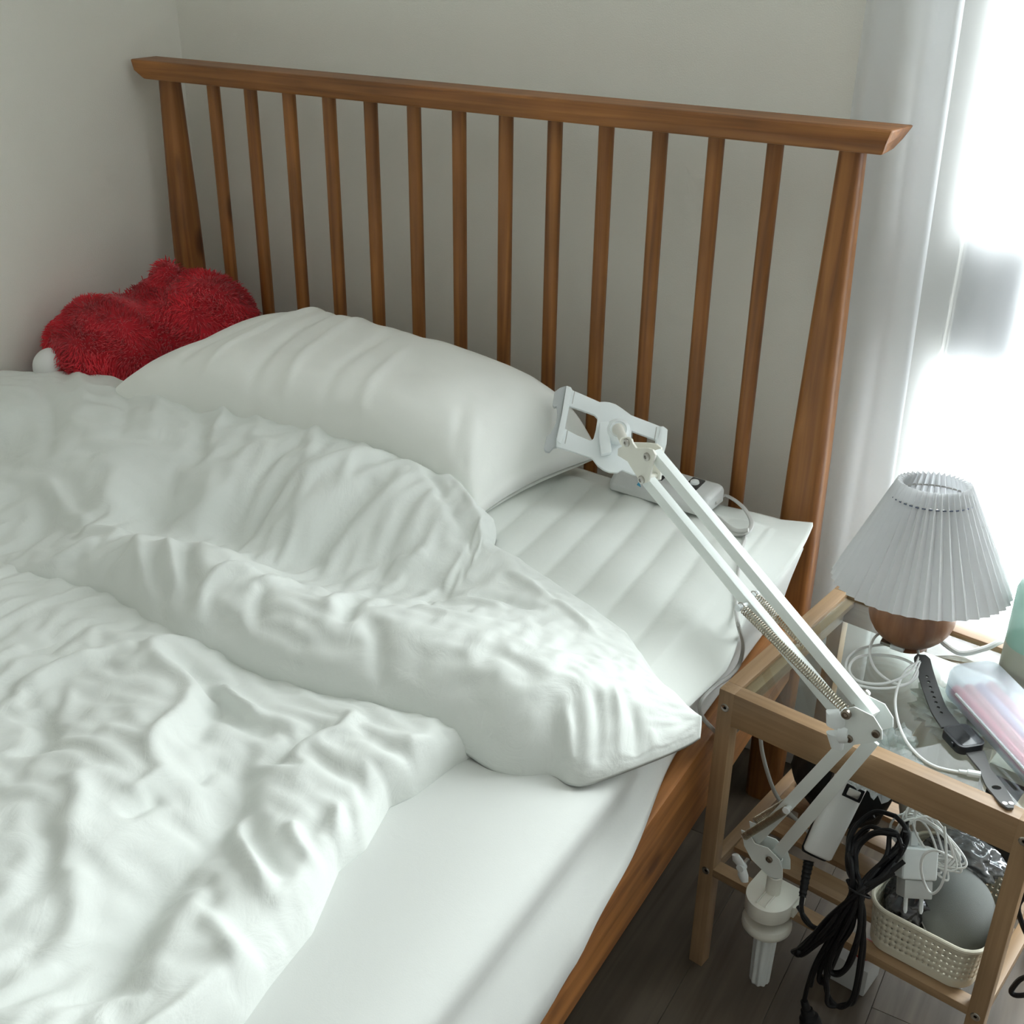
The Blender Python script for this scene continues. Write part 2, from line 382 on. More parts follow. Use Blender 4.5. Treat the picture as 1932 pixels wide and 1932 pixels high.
# ------------------------------------------------------------------ sheer curtain gathered beside the window
def sheer(name):
    m_, t, b = mat_new(name); t.nodes.remove(b); L = t.links.new
    df = t.nodes.new('ShaderNodeBsdfDiffuse'); df.inputs[0].default_value = (.82, .83, .84, 1)
    tl = t.nodes.new('ShaderNodeBsdfTranslucent'); tl.inputs[0].default_value = (.84, .85, .87, 1)
    tr = t.nodes.new('ShaderNodeBsdfTransparent'); tr.inputs[0].default_value = (1, 1, 1, 1)
    wv = t.nodes.new('ShaderNodeTexNoise'); wv.inputs['Scale'].default_value = 900
    bp = t.nodes.new('ShaderNodeBump'); bp.inputs['Strength'].default_value = .1; bp.inputs['Distance'].default_value = .0005; L(wv.outputs['Fac'], bp.inputs['Height'])
    L(bp.outputs['Normal'], df.inputs['Normal'])
    m1 = t.nodes.new('ShaderNodeMixShader'); m1.inputs[0].default_value = .45; L(df.outputs[0], m1.inputs[1]); L(tl.outputs[0], m1.inputs[2])
    m2 = t.nodes.new('ShaderNodeMixShader'); m2.inputs[0].default_value = .20; L(m1.outputs[0], m2.inputs[1]); L(tr.outputs[0], m2.inputs[2])
    L(m2.outputs[0], t.nodes['Material Output'].inputs[0]); return m_
M_SHEER = sheer('sheer_voile')
def colx(p0, p1, Y):
    a, b = at(*p0, Y=Y), at(*p1, Y=Y); k = (a.x-b.x)/(a.z-b.z); return lambda z: a.x+k*(max(z, .25)-a.z)*(.75 if z > 1.2 else 1)+(.25*k*(1.2-a.z) if z > 1.2 else 0)
cA = colx((1730, 150), (1618, 900), 1.555); cB_ = colx((1796, 150), (1684, 900), 1.54)
keys = [(lambda z: -.425, 1.598), (lambda z: -.41, 1.580), (lambda z: cA(z)-.035, 1.590), (cA, 1.560), (lambda z: cA(z)*.6+cB_(z)*.4, 1.541), (lambda z: cB_(z)-.004, 1.540), (lambda z: cB_(z)-.002, 1.560), (lambda z: cB_(z)-.012, 1.583),
        (lambda z: cB_(z)+.03, 1.590), (lambda z: cB_(z)+.075, 1.578), (lambda z: cB_(z)+.115, 1.585), (lambda z: cB_(z)+.15, 1.560), (lambda z: cB_(z)+.18, 1.590), (lambda z: cB_(z)+.215, 1.556), (lambda z: cB_(z)+.25, 1.590), (lambda z: cB_(z)+.285, 1.56), (lambda z: cB_(z)+.31, 1.585)]
zs = np.linspace(.015, 2.33, 70); V = []; F = []
for z in zs:
    row = cat([(k[0](z), k[1]+.003*math.sin(z*5+i), z) for i, k in enumerate(keys)], 9); V += row
n = len(row)
for i in range(len(zs)-1):
    for k in range(n-1): F.append((i*n+k, i*n+k+1, (i+1)*n+k+1, (i+1)*n+k))
cu = mesh('curtain', V, F, M_SHEER); tag(cu, 'white sheer curtain gathered in folds beside the bright window', 'curtain')
# plain box added behind the curtain to cast a soft grey silhouette on it
M_SILBOX = plain('grey_silhouette_box', (.25, .25, .26), .5)
G().box((-.205, 1.620, .825), (.10, .03, .175), bev=.012, seg=3).out('silhouette_box', M_SILBOX, wf)
# ------------------------------------------------------------------ soft goods
def tps_fit(P, z, lam=2e-4):
    P = np.asarray(P, float); n = len(P)
    d = np.linalg.norm(P[:, None]-P[None], axis=2); K = np.where(d > 0, d*d*np.log(d+1e-12), 0)+lam*np.eye(n)
    A = np.zeros((n+3, n+3)); A[:n, :n] = K; A[:n, n] = 1; A[:n, n+1:] = P; A[n, :n] = 1; A[n+1:, :n] = P.T
    s = np.linalg.solve(A, np.concatenate([z, np.zeros(3)]))
    def f(Q):
        o = np.empty(len(Q))
        for i in range(0, len(Q), 4000):
            q = Q[i:i+4000]; r2 = ((q[:, None]-P[None])**2).sum(2)
            o[i:i+4000] = (.5*r2*np.log(r2+1e-12)) @ s[:n] + s[n] + q @ s[n+1:]
        return o
    return f
def P3(p):          # control point: (px, py, z) or ('w', X, Y, Z)
    return Vector(p[1:]) if p[0] == 'w' else at(p[0], p[1], Z=p[2])
def resample(C, n):
    C = np.array([tuple(c) for c in C]); L = np.concatenate([[0], np.cumsum(np.linalg.norm(np.diff(C[:, :2], axis=0), axis=1))])
    s = np.linspace(0, L[-1], n); return np.stack([np.interp(s, L, C[:, i]) for i in range(3)], 1)
def segdist(Q, A, B):
    d = B-A; L2 = (d*d).sum()+1e-12; t = np.clip(((Q-A) @ d)/L2, 0, 1); return np.linalg.norm(Q-(A+t[:, None]*d), axis=1), t
def ridges(Q, RL, z=.56):
    """RL: (pixel polyline, height, half width); asymmetry is left to neighbouring entries"""
    o = np.zeros(len(Q))
    for pts, amp, w_ in RL:
        C = np.array([tuple(at(p[0], p[1], Z=z))[:2] for p in pts]); C = np.array([tuple(c)[:2] for c in cat([(*c, 0) for c in C], 5)])
        seg = np.linalg.norm(np.diff(C, axis=0), axis=1); cum = np.concatenate([[0], np.cumsum(seg)]); tot = cum[-1]
        best = np.full(len(Q), 9.); par = np.zeros(len(Q))
        m_ = (np.abs(Q-C.mean(0)).max(1) < tot+.1)
        if not m_.any(): continue
        q = Q[m_]; bb = best[m_]; pp = par[m_]
        for i in range(len(C)-1):
            d, t = segdist(q, C[i], C[i+1]); k = d < bb; bb[k] = d[k]; pp[k] = (cum[i]+t[k]*seg[i])/tot
        e = np.clip(np.minimum(pp, 1-pp)*5+.15, 0, 1)
        add = 1.15*amp*np.exp(-(bb/(w_*.9))**2)*e; o[m_] += add
    return o
def wavy(Q, seed, lo, hi, n=26, sharp=True):
    r = np.random.default_rng(seed); o = np.zeros(len(Q))
    for _ in range(n):
        lam = math.exp(r.uniform(math.log(lo), math.log(hi))); a = r.uniform(0, math.pi); k = 2*math.pi/lam
        ph = r.uniform(0, 6.28); wob = r.uniform(.5, 1.6); k2 = k*r.uniform(.25, .5)
        u = Q[:, 0]*math.cos(a)+Q[:, 1]*math.sin(a); v = -Q[:, 0]*math.sin(a)+Q[:, 1]*math.cos(a)
        s = np.sin(k*u+ph+wob*np.sin(k2*v+ph*2))*(.5+.5*np.sin(k2*.7*v+ph*3))
        o += (s if not sharp else (1-np.abs(s))**2*1.3-.5)*lam
    return o/(n**.5)/hi
def crumple(Q, es, et, iters, kb, kt, seed, edge=4, calm=False):
    """let the sheet be a little longer than the shape it lies on, so that it buckles into wrinkles"""
    X = Q.copy(); X0 = Q.copy(); ns, nt = X.shape[:2]; r = np.random.default_rng(seed)
    def lf(n):      # smooth random field
        a, b = np.meshgrid(np.linspace(0, 1, ns), np.linspace(0, 1, nt), indexing='ij'); o = 0
        for _ in range(n): o = o+np.sin(a*r.uniform(3, 16)+b*r.uniform(-9, 9)+r.uniform(0, 6))
        return np.clip(.5+o/n**.5*.45, 0, 1.25)
    fs, ft = lf(6), lf(6)
    sp = np.linalg.norm(np.gradient(X, axis=1), axis=2); k = np.clip((sp-.0011)/.0018, 0, 1); ax_ = np.clip((np.arange(ns)/ns-.56)/.2, 0, 1)[:, None] if calm else 0; k = k*(1-.8*ax_); fs = fs*k; ft = ft*k
    Ls = np.linalg.norm(X[1:]-X[:-1], axis=2)*(1+es*(fs[1:]+fs[:-1])/2); Lt = np.linalg.norm(X[:, 1:]-X[:, :-1], axis=2)*(1+et*(ft[:, 1:]+ft[:, :-1])/2)
    Ld = np.linalg.norm(X[1:, 1:]-X[:-1, :-1], axis=2)*(1+(es+et)*.3); Le = np.linalg.norm(X[1:, :-1]-X[:-1, 1:], axis=2)*(1+(es+et)*.3)
    d = np.minimum.reduce([np.arange(ns)[:, None]+0*np.arange(nt), (ns-1-np.arange(ns))[:, None]+0*np.arange(nt), np.arange(nt)[None]+0*np.arange(ns)[:, None], (nt-1-np.arange(nt))[None]+0*np.arange(ns)[:, None]])
    pin = np.clip(d/edge, 0, 1)[..., None]
    g = np.zeros((ns, nt)); 
    for lam in (3, 6, 10):
        n_ = r.normal(0, 1, (ns//lam+3, nt//lam+3)); a = np.arange(ns)/lam; b = np.arange(nt)/lam; i, j = a.astype(int), b.astype(int); u, v = (a-i)[:, None], (b-j)[None]; u = u*u*(3-2*u); v = v*v*(3-2*v)
        g += ((n_[i][:, j]*(1-u)+n_[i+1][:, j]*u)*(1-v)+(n_[i][:, j+1]*(1-u)+n_[i+1][:, j+1]*u)*v)*lam*.00012
    nr = np.cross(np.gradient(X, axis=0), np.gradient(X, axis=1)); nr /= np.linalg.norm(nr, axis=2)[..., None]+1e-9
    X += nr*(g[..., None]*pin)
    def con(A, B, L):
        df = B-A; ln = np.linalg.norm(df, axis=2)+1e-9; c = (df*((ln-L)/ln*.5)[..., None]); return c
    for it in range(iters):
        for par in (0, 1):
            a = slice(par, ns-1, 2); c = con(X[:-1][a], X[1:][a], Ls[a]); X[:-1][a] += c; X[1:][a] -= c
            a = slice(par, nt-1, 2); c = con(X[:, :-1][:, a], X[:, 1:][:, a], Lt[:, a]); X[:, :-1][:, a] += c; X[:, 1:][:, a] -= c
        for par in (0, 1):
            a = slice(par, ns-1, 2); c = con(X[:-1, :-1][a], X[1:, 1:][a], Ld[a])*.5; X[:-1, :-1][a] += c; X[1:, 1:][a] -= c
            c = con(X[:-1, 1:][a], X[1:, :-1][a], Le[a])*.5; X[:-1, 1:][a] += c; X[1:, :-1][a] -= c
        D = X-X0; lap = np.zeros_like(D); lap[1:-1, 1:-1] = (D[2:, 1:-1]+D[:-2, 1:-1]+D[1:-1, 2:]+D[1:-1, :-2])/4-D[1:-1, 1:-1]
        bl = np.zeros_like(D); bl[1:-1, 1:-1] = (lap[2:, 1:-1]+lap[:-2, 1:-1]+lap[1:-1, 2:]+lap[1:-1, :-2])/4-lap[1:-1, 1:-1]
        D = (D-kb*bl)*(1-kt); X = X0+D*pin
    return X
def ruled(back, front, f, ns, nt, rb, rf, extra=None, floor_=None, under=.004, wrinkle=None):
    B = resample(back, ns); Fc = resample(front, ns)
    t = np.linspace(0, 1, nt); t = .5-.5*np.cos(math.pi*t)*(.35)-.5*(1-2*t)*.65       # denser at both edges
    Q = B[:, None]*(1-t[None, :, None])+Fc[:, None]*t[None, :, None]
    L = np.maximum(np.linalg.norm((Fc-B)[:, :2], axis=1), .001)[:, None]
    q2 = Q[..., :2].reshape(-1, 2); z = f(q2)
    if extra is not None: z = z+extra(q2)
    z = z.reshape(ns, nt); zc = Q[..., 2]
    def rd(d, r): x_ = np.clip(d/r, 0, 1); return np.sqrt(np.maximum(0, 1-(1-x_)**2))
    k = rd(t[None]*L, np.minimum(rb, L*.5+1e-4))*rd((1-t)[None]*L, np.minimum(rf, L*.5+1e-4))
    Q[..., 2] = zc+(z-zc)*k
    if floor_ is not None: Q[..., 2] = np.maximum(Q[..., 2], floor_)
    if wrinkle: Q = crumple(Q, **wrinkle)
    V = Q.reshape(-1, 3); F = [(i*nt+j, (i+1)*nt+j, (i+1)*nt+j+1, i*nt+j+1) for i in range(ns-1) for j in range(nt-1)]
    # flat underside joined along the rim
    U = V.copy(); U[:, 2] = zc.reshape(-1)-under; n = len(V)
    V = np.concatenate([V, U]); F += [tuple(n+k_ for k_ in reversed(f_)) for f_ in F]
    rim = [i*nt for i in range(ns)]+[(ns-1)*nt+j for j in range(1, nt)]+[i*nt+nt-1 for i in range(ns-2, -1, -1)]+[j for j in range(nt-2, 0, -1)]
    for a, b in zip(rim, rim[1:]+rim[:1]): F.append((a, b, b+n, a+n))
    return V, F
ZM = .505          # mattress surface under the sheet
ZP = .517          # pad surface
# --- mattress inside its fitted sheet
mt = thing('mattress', 'thick mattress in a plain white fitted sheet hanging over the side rail', 'mattress', (-.97, .43, .27))
G().box((-.972, .43, .385), (1.150, 2.06, .225), bev=.03, seg=4).out('core', M_SHEET, mt)
ys = np.linspace(-.605, 1.462, 150); V = []; F = []
top = [(-1.5585, .41), (-1.56, .47), (-1.552, .493), (-1.53, ZM)] + [(x, ZM+.002) for x in np.linspace(-1.45, -.46, 24)] + [(-.425, ZM+.001), (-.402, .501), (-.386, .495), (-.3755, .486), (-.3725, .476), (-.3765, .458), (-.3805, .440)]
q0 = [(-.3838, .425), (-.3865, .411), (-.389, .397), (-.391, .384), (-.392, .3735), (-.393, .3668)]
for y in ys:
    q = min(1, max(0, (1.10-y)/.42)); qa = min(1, q/.62); qa = qa*qa*(3-2*qa); qb = max(0, (q-.55)/.45); qb = qb*qb*(3-2*qb)
    row = list(top)
    for i, (ax, az) in enumerate(q0):
        f_ = i/5; fo = (.003*math.sin(y*31+i*.4)+.0015*math.sin(y*67+1))*f_*qa
        x_ = ax+(.0335*qa*f_**1.4)+max(fo*qb, -.0006)*f_+.0012*f_*qa; z_ = az-.034*qb*f_**5+.006*math.sin(y*15+.6)*qb*f_
        if f_ < 1: x_ += .004*qa*math.sin(f_*3.1)*(1+.5*math.sin(y*19))
        row.append((x_, z_))
    for x, z in row:
        V.append((x, y, z + (.0015*math.sin(x*23+y*3)*math.sin(y*9+x*4) if z > .503 else 0)))
n = len(top)+6
for i in range(len(ys)-1):
    for k in range(n-1): F.append((i*n+k, i*n+k+1, (i+1)*n+k+1, (i+1)*n+k))
sh = mesh('fitted_sheet', V, F, M_SHEET, mt)
sm = sh.modifiers.new('thick', 'SOLIDIFY'); sm.thickness = .0012; sm.offset = 1
# --- quilted pad at the head end
nx, ny = 260, 90; V = []; F = []
stx = [-.40-.0555*i for i in range(21)]
for i in range(nx):
    u = i/(nx-1)
    for j in range(ny):
        v = j/(ny-1); y = .988+v*(1.452-.988)
        x = -1.5+u*(1.5-.362)
        xs_ = x+.10*(1.2-y)*0+.012*math.sin(y*7+x*5)
        ph = (xs_+.40)/.0555; puff = abs(math.sin(math.pi*ph))**.55
        edge = min((-.362-x)/.035, (1.452-y)/.03, 1); edge = max(0, edge)
        inb = 1 if (x < -.405 and y < 1.415) else 0
        z = ZP+.0052*puff*inb+.0022*(edge)+.0022*math.sin(x*31+y*17)*math.sin(y*27-x*9)
        dr = max(0, (x+.405)/.043)
        z -= .022*dr**1.8*(1 if y < 1.3 else max(0, (1.39-y)/.09))
        z += .010*max(0, (y-1.40)/.052)*max(0, dr)
        xx = x+.006*math.sin(y*23+1)*dr + (.012*dr if y < 1.17 else 0)*min(1, max(0, (1.17-y)/.08))
        V.append((xx, y, z))
for i in range(nx-1):
    for j in range(ny-1): F.append((i*ny+j, (i+1)*ny+j, (i+1)*ny+j+1, i*ny+j+1))
pad = mesh('mattress_pad', V, F, M_PAD); tag(pad, 'white quilted mattress pad with stitched channels at the head of the bed', 'mattress pad')
sm = pad.modifiers.new('thick', 'SOLIDIFY'); sm.thickness = .006; sm.offset = -1
# --- pillow
def pillow(FL, FR, BR, BL, Tt, Tb, nu=150, nv=110, RL=()):
    FL, FR, BR, BL = map(lambda p: np.array(p, float), (FL, FR, BR, BL))
    u = np.linspace(-1, 1, nu); v = np.linspace(-1, 1, nv); u = np.sin(u*math.pi/2)*.5+u*.5; v = np.sin(v*math.pi/2)*.5+v*.5
    U, Vv = np.meshgrid(u, v, indexing='ij')
    pu = U*(1-.05*(1-Vv**2)*np.abs(U)**3); pv = Vv*(1-.07*(1-U**2)*np.abs(Vv)**3)
    a = (pu+1)/2; b = (pv+1)/2
    base = (FL*((1-a)*(1-b))[..., None]+FR*(a*(1-b))[..., None]+BR*(a*b)[..., None]+BL*((1-a)*b)[..., None])
    nrm = np.cross(FR-FL, BL-FL); nrm /= np.linalg.norm(nrm)
    f = ((1-np.abs(U)**np.where(U > 0, 6, 2.6))*(1-np.abs(Vv)**4.5)); f = np.maximum(f, 0)**.45
    T_ = base+nrm*(Tt*f)[..., None]; D_ = base-nrm*(Tb*f)[..., None]
    q = T_[..., :2].reshape(-1, 2)
    T_[..., 2] += (ridges(q, RL, .65)+.004*wavy(q, 5, .06, .2, 14, False)).reshape(nu, nv)*np.minimum(f*1.5, 1)
    T_ = crumple(T_, .010, .020, 250, .3, .003, 9, 8)
    V = np.concatenate([T_.reshape(-1, 3), D_.reshape(-1, 3)]); n = nu*nv; F = []
    for i in range(nu-1):
        for j in range(nv-1):
            F.append((i*nv+j, (i+1)*nv+j, (i+1)*nv+j+1, i*nv+j+1)); F.append((n+i*nv+j, n+i*nv+j+1, n+(i+1)*nv+j+1, n+(i+1)*nv+j))
    return V, F
PW = [(((640, 640), (520, 680), (380, 735)), .005, .009), (((690, 640), (560, 700), (440, 770)), -.005, .010), (((700, 670), (600, 720), (500, 790)), .005, .010),
      (((560, 640), (450, 680), (330, 720)), -.004, .010), (((760, 690), (650, 750), (560, 810)), -.004, .009), (((780, 720), (690, 780), (640, 830)), .004, .009),
      (((900, 800), (870, 860), (860, 900)), .004, .008), (((930, 830), (910, 880), (905, 930)), -.004, .008), (((880, 790), (840, 840), (820, 880)), -.003, .009), (((980, 860), (960, 900), (945, 935)), .003, .007)]
V, F = pillow((-1.40, 1.10, .555), (-.755, 1.205, .532), (-.685, 1.438, .552), (-1.33, 1.466, .600), .150, .028, RL=PW)
pil = mesh('pillow', V, F, M_PILLOW); tag(pil, 'large plump white pillow leaning against the headboard spindles', 'pillow')
w_ = pil.modifiers.new('weld', 'WELD'); w_.merge_threshold = .0004
# --- duvet: one thing, the folded upper part lies over the lower part
ridge = [(0, 703, .605), (140, 706, .607), (255, 722, .61), (440, 762, .615), (600, 800, .615), (720, 850, .61), (830, 890, .60), (900, 960, .58)]
RP = [P3(p) for p in ridge]
lowr = [(930, 1040, .535), (985, 1068, .527), (1040, 1100, .525), (1110, 1145, .523), (1180, 1195, .522), (1240, 1285, .518), (1290, 1335, .51), (1318, 1380, .497)]
back = [Vector((-1.612, 1.17, .53))]+[Vector((p.x+.012*i/7, p.y+.05-.02*i/7, .53)) for i, p in enumerate(RP)]+[P3(p) for p in lowr]
frontp = [('w', -1.612, .70, .535), ('w', -1.3, .74, .53), (130, 1110, .53), (215, 1140, .53), (330, 1222, .53), (400, 1243, .53), (560, 1302, .528), (700, 1342, .526), (850, 1402, .52), (930, 1450, .512), (985, 1462, .510), (1040, 1462, .508), (1075, 1476, .508), (1110, 1476, .508), (1180, 1452, .507), (1250, 1425, .503), (1300, 1402, .497), (1322, 1388, .494)]
front = cat([P3(p) for p in frontp], 5)
ctrl = [(p.x, p.y, p.z) for p in RP]+[(p.x+.02, p.y+.06, p.z-.015) for p in RP]
for p in [(0, 800, .604), (100, 850, .600), (300, 850, .606), (500, 880, .604), (700, 930, .60), (820, 970, .585), (200, 930, .585), (400, 940, .583), (560, 960, .585), (-100, 900, .58), (0, 930, .562), (150, 985, .55), (300, 985, .545), (420, 1000, .544), (530, 1074, .536), (640, 1095, .535), (790, 1125, .536), (880, 1085, .545), (560, 1000, .565), (650, 1030, .555), (740, 1000, .57),
          (60, 1060, .562), (170, 1035, .575), (230, 1035, .592), (350, 1025, .60), (430, 1042, .60), (510, 1095, .588), (600, 1120, .583), (690, 1135, .582), (800, 1160, .584), (900, 1190, .588), (1000, 1240, .592), (1060, 1290, .588), (1180, 1290, .566), (1120, 1240, .56), (1260, 1345, .535), (980, 1110, .545), (1080, 1165, .548),
          (130, 1085, .555), (230, 1110, .575), (330, 1175, .578), (420, 1180, .585), (560, 1230, .583), (700, 1270, .582), (850, 1320, .582), (960, 1375, .578), (1040, 1385, .574), (1090, 1420, .552), (1200, 1390, .54), (1270, 1385, .525)]:
    v = P3(p); ctrl.append((v.x, v.y, v.z))
for p in [(-1.6, 1.0, .60), (-1.6, .85, .57), (-1.6, .72, .56), (-1.35, .80, .552), (-1.4, .95, .575)]: ctrl.append(p)
ctrl = np.array(ctrl); fA = tps_fit(ctrl[:, :2], ctrl[:, 2])
RA = [(((88, 928), (130, 965), (171, 990)), .010, .012), (((100, 950), (60, 990), (20, 1020)), -.006, .02), (((378, 809), (430, 851), (409, 892)), .007, .010), (((350, 800), (390, 870), (370, 930)), -.006, .016),
      (((440, 770), (470, 800), (455, 850)), -.006, .010), (((500, 790), (480, 830), (500, 880)), .004, .01), (((560, 800), (600, 815), (660, 840)), -.003, .007), (((828, 918), (880, 970), (920, 1035)), .006, .010), (((800, 930), (850, 990), (890, 1040)), -.006, .011),
      (((740, 1042), (770, 1048), (802, 1037)), .006, .010), (((790, 1060), (830, 1080), (850, 1110)), -.004, .014), (((559, 1042), (640, 1000), (725, 965)), -.010, .025), (((560, 960), (640, 940), (720, 920)), .006, .02), (((240, 760), (250, 830), (235, 900)), -.005, .014), (((160, 760), (170, 830), (150, 880)), .005, .016),
      (((90, 790), (110, 860), (90, 910)), -.005, .015), (((300, 770), (310, 830), (290, 900)), .004, .013), (((640, 850), (600, 890), (590, 940)), .004, .014),
      (((212, 1078), (233, 1130), (310, 1197)), .006, .010), (((290, 1073), (305, 1146), (331, 1177)), -.010, .011), (((262, 1040), (270, 1100), (285, 1150)), .008, .012), (((373, 1187), (393, 1156), (440, 1135), (500, 1128)), .009, .009), (((350, 1165), (360, 1110), (355, 1060)), -.010, .012), (((325, 1060), (330, 1110), (345, 1150)), .005, .01),
      (((487, 1200), (497, 1146)), -.007, .010), (((471, 1166), (518, 1140), (570, 1130)), .007, .009), (((652, 1215), (673, 1146)), -.008, .012), (((620, 1200), (640, 1160), (690, 1140)), .006, .011), (((714, 1305), (714, 1239), (690, 1200)), -.007, .012),
      (((780, 1160), (850, 1190), (930, 1200)), .004, .012), (((720, 1125), (760, 1140), (810, 1130)), .004, .010), (((840, 1120), (900, 1130), (960, 1150)), .006, .009), (((880, 1100), (950, 1110), (1010, 1140)), -.006, .010),
      (((900, 1270), (960, 1290), (1020, 1330)), -.004, .016), (((1065, 1345), (1075, 1400), (1070, 1470)), .012, .008), (((1085, 1340), (1092, 1400), (1090, 1460)), -.006, .006),
      (((1120, 1320), (1130, 1360), (1128, 1395)), -.006, .006), (((1160, 1310), (1172, 1350), (1172, 1392)), .006, .006), (((1195, 1320), (1205, 1355), (1205, 1390)), -.006, .006), (((1235, 1330), (1245, 1360), (1245, 1390)), .006, .006), (((1275, 1340), (1282, 1365), (1280, 1388)), -.005, .006),
      (((1110, 1398), (1200, 1402), (1310, 1392)), -.006, .004), (((1040, 1110), (1080, 1140), (1130, 1190)), .005, .008), (((960, 1060), (1010, 1090), (1040, 1120)), .005, .009), (((150, 1000), (200, 1010), (240, 1020)), .008, .012), (((20, 1060), (100, 1050), (190, 1030)), .008, .013), (((40, 1100), (100, 1085), (160, 1090)), -.009, .02)]
exA = lambda q: ridges(q, RA)+.002*wavy(q, 3, .07, .22)
VA, FA = ruled(back, front, fA, 330, 115, .05, .085, exA, wrinkle=dict(es=.068, et=.045, iters=420, kb=.16, kt=.0012, seed=2, calm=True))
frontB = [('w', -1.612, -.45, .52), ('w', -1.0, -.5, .515), ('w', -.49, -.45, .508), (460, 1932, .509), (510, 1860, .509), (590, 1760, .509), (640, 1642, .509), (690, 1602, .509), (735, 1522, .509), (780, 1502, .509), (860, 1442, .509), (912, 1418, .509)]
hem = [P3(p) for p in frontB[3:]]; hem = [Vector((-.49, -.45, .509)), Vector((-.492, .1, .509)), Vector((-.485, .35, .509))]+hem+[Vector((-.52, .88, .51))]
left = [Vector((-1.612, y, .515)) for y in np.linspace(-.45, .98, 14)]
cB = []
for p in [(0, 1150, .55), (60, 1230, .553), (200, 1200, .552), (290, 1225, .563), (350, 1300, .560), (480, 1262, .528), (420, 1290, .545), (560, 1335, .546), (650, 1330, .543), (620, 1308, .530), (760, 1350, .540), (830, 1385, .544), (860, 1420, .535), (300, 1400, .576), (100, 1400, .565), (190, 1300, .556), (550, 1450, .556), (450, 1450, .543), (420, 1560, .543), (290, 1690, .542), (200, 1860, .548), (700, 1440, .553), (640, 1420, .555), (720, 1500, .535), (600, 1560, .548), (500, 1660, .556), (560, 1750, .535), (480, 1850, .540), (380, 1780, .56), (330, 1920, .562), (200, 1600, .57), (60, 1700, .572), (50, 1900, .575), (-200, 1600, .57), (-200, 1200, .555), (640, 1590, .545), (770, 1460, .55)]:
    v = P3(p); cB.append((v.x, v.y, v.z))
for p in [(-1.6, .9, .55), (-1.6, .5, .565), (-1.3, .3, .57), (-1.6, 0, .565), (-1.0, 0, .57), (-.6, 0, .555), (-1.0, -.4, .56), (-.55, -.4, .545), (-.7, .9, .508), (-1.0, .95, .508), (-.85, .86, .510), (-.6, .85, .512), (-1.15, .93, .512), (-.9, .2, .565), (-.6, .2, .555)]: cB.append(p)
cB = np.array(cB); fB0 = tps_fit(cB[:, :2], cB[:, 2])
fx = np.array([(p.x, p.y) for p in front]); fx = fx[np.argsort(fx[:, 0])]
def fB(q):      # the lower layer lies flat where the folded part covers it
    d = np.clip((q[:, 1]-np.interp(q[:, 0], fx[:, 0], fx[:, 1])-.012)/.035, 0, 1); d = d*d*(3-2*d); return fB0(q)*(1-d)+.506*d
RB = [(((290, 1221), (305, 1257), (362, 1293), (357, 1345), (300, 1433), (310, 1480)), .009, .013), (((320, 1230), (390, 1290), (390, 1350), (345, 1430)), -.010, .016), (((460, 1510), (450, 1562), (497, 1666), (523, 1681)), .010, .009), (((424, 1640), (455, 1500), (466, 1407)), -.007, .014), (((485, 1520), (480, 1570), (530, 1660)), -.007, .011),
      (((637, 1500), (642, 1604)), .008, .007), (((655, 1500), (660, 1580)), -.006, .008), (((615, 1500), (590, 1560), (600, 1610)), -.005, .011), (((233, 1562), (280, 1530), (305, 1510)), -.008, .009), (((250, 1530), (300, 1490), (330, 1470)), .006, .009), (((197, 1873), (290, 1680), (400, 1560), (450, 1430)), -.009, .018), (((270, 1880), (340, 1740), (430, 1640)), .006, .018),
      (((414, 1283), (450, 1315), (497, 1345)), .009, .008), (((400, 1310), (450, 1350), (520, 1370)), -.009, .016), (((540, 1430), (580, 1407), (647, 1376), (673, 1329)), .007, .010), (((500, 1440), (560, 1390), (620, 1350)), -.007, .014), (((383, 1733), (440, 1785), (466, 1852)), .006, .010), (((365, 1480), (395, 1440), (430, 1425)), -.006, .009), (((150, 1490), (160, 1560), (130, 1640)), .005, .014), (((60, 1340), (90, 1390), (60, 1450)), -.008, .015), (((40, 1300), (120, 1260), (190, 1240)), .007, .014), (((80, 1560), (100, 1640), (70, 1720)), -.006, .014), (((150, 1660), (145, 1750), (110, 1830)), .006, .014),
      (((550, 1540), (560, 1580), (600, 1620)), .007, .008), (((700, 1400), (740, 1410), (780, 1430), (750, 1480)), -.006, .010), (((760, 1400), (820, 1390), (855, 1400)), .005, .010), (((560, 1850), (480, 1830), (420, 1850)), -.006, .009), (((540, 1800), (460, 1790), (400, 1800)), .006, .009), (((380, 1640), (400, 1690), (380, 1720)), -.005, .009), (((520, 1720), (550, 1740), (570, 1770)), -.005, .007), (((590, 1420), (640, 1450), (690, 1450)), -.004, .010), (((600, 1650), (560, 1690), (540, 1740)), -.006, .008), (((740, 1445), (700, 1500), (690, 1560)), .006, .008)]
exB = lambda q: (ridges(q, RB, .555)+.002*wavy(q, 11, .07, .22))*(q[:, 1] < np.interp(q[:, 0], fx[:, 0], fx[:, 1])+.03)
VB, FB = ruled(left, hem[:], fB, 330, 260, .03, .022, exB, wrinkle=dict(es=.062, et=.062, iters=420, kb=.13, kt=.0012, seed=5))
dv = thing('duvet', 'crumpled white cotton duvet heaped across the bed', 'duvet', (-1.0, .6, .51))
mesh('upper_fold', VA, FA, M_DUVET, dv); mesh('lower_layer', VB, FB, M_DUVET, dv)
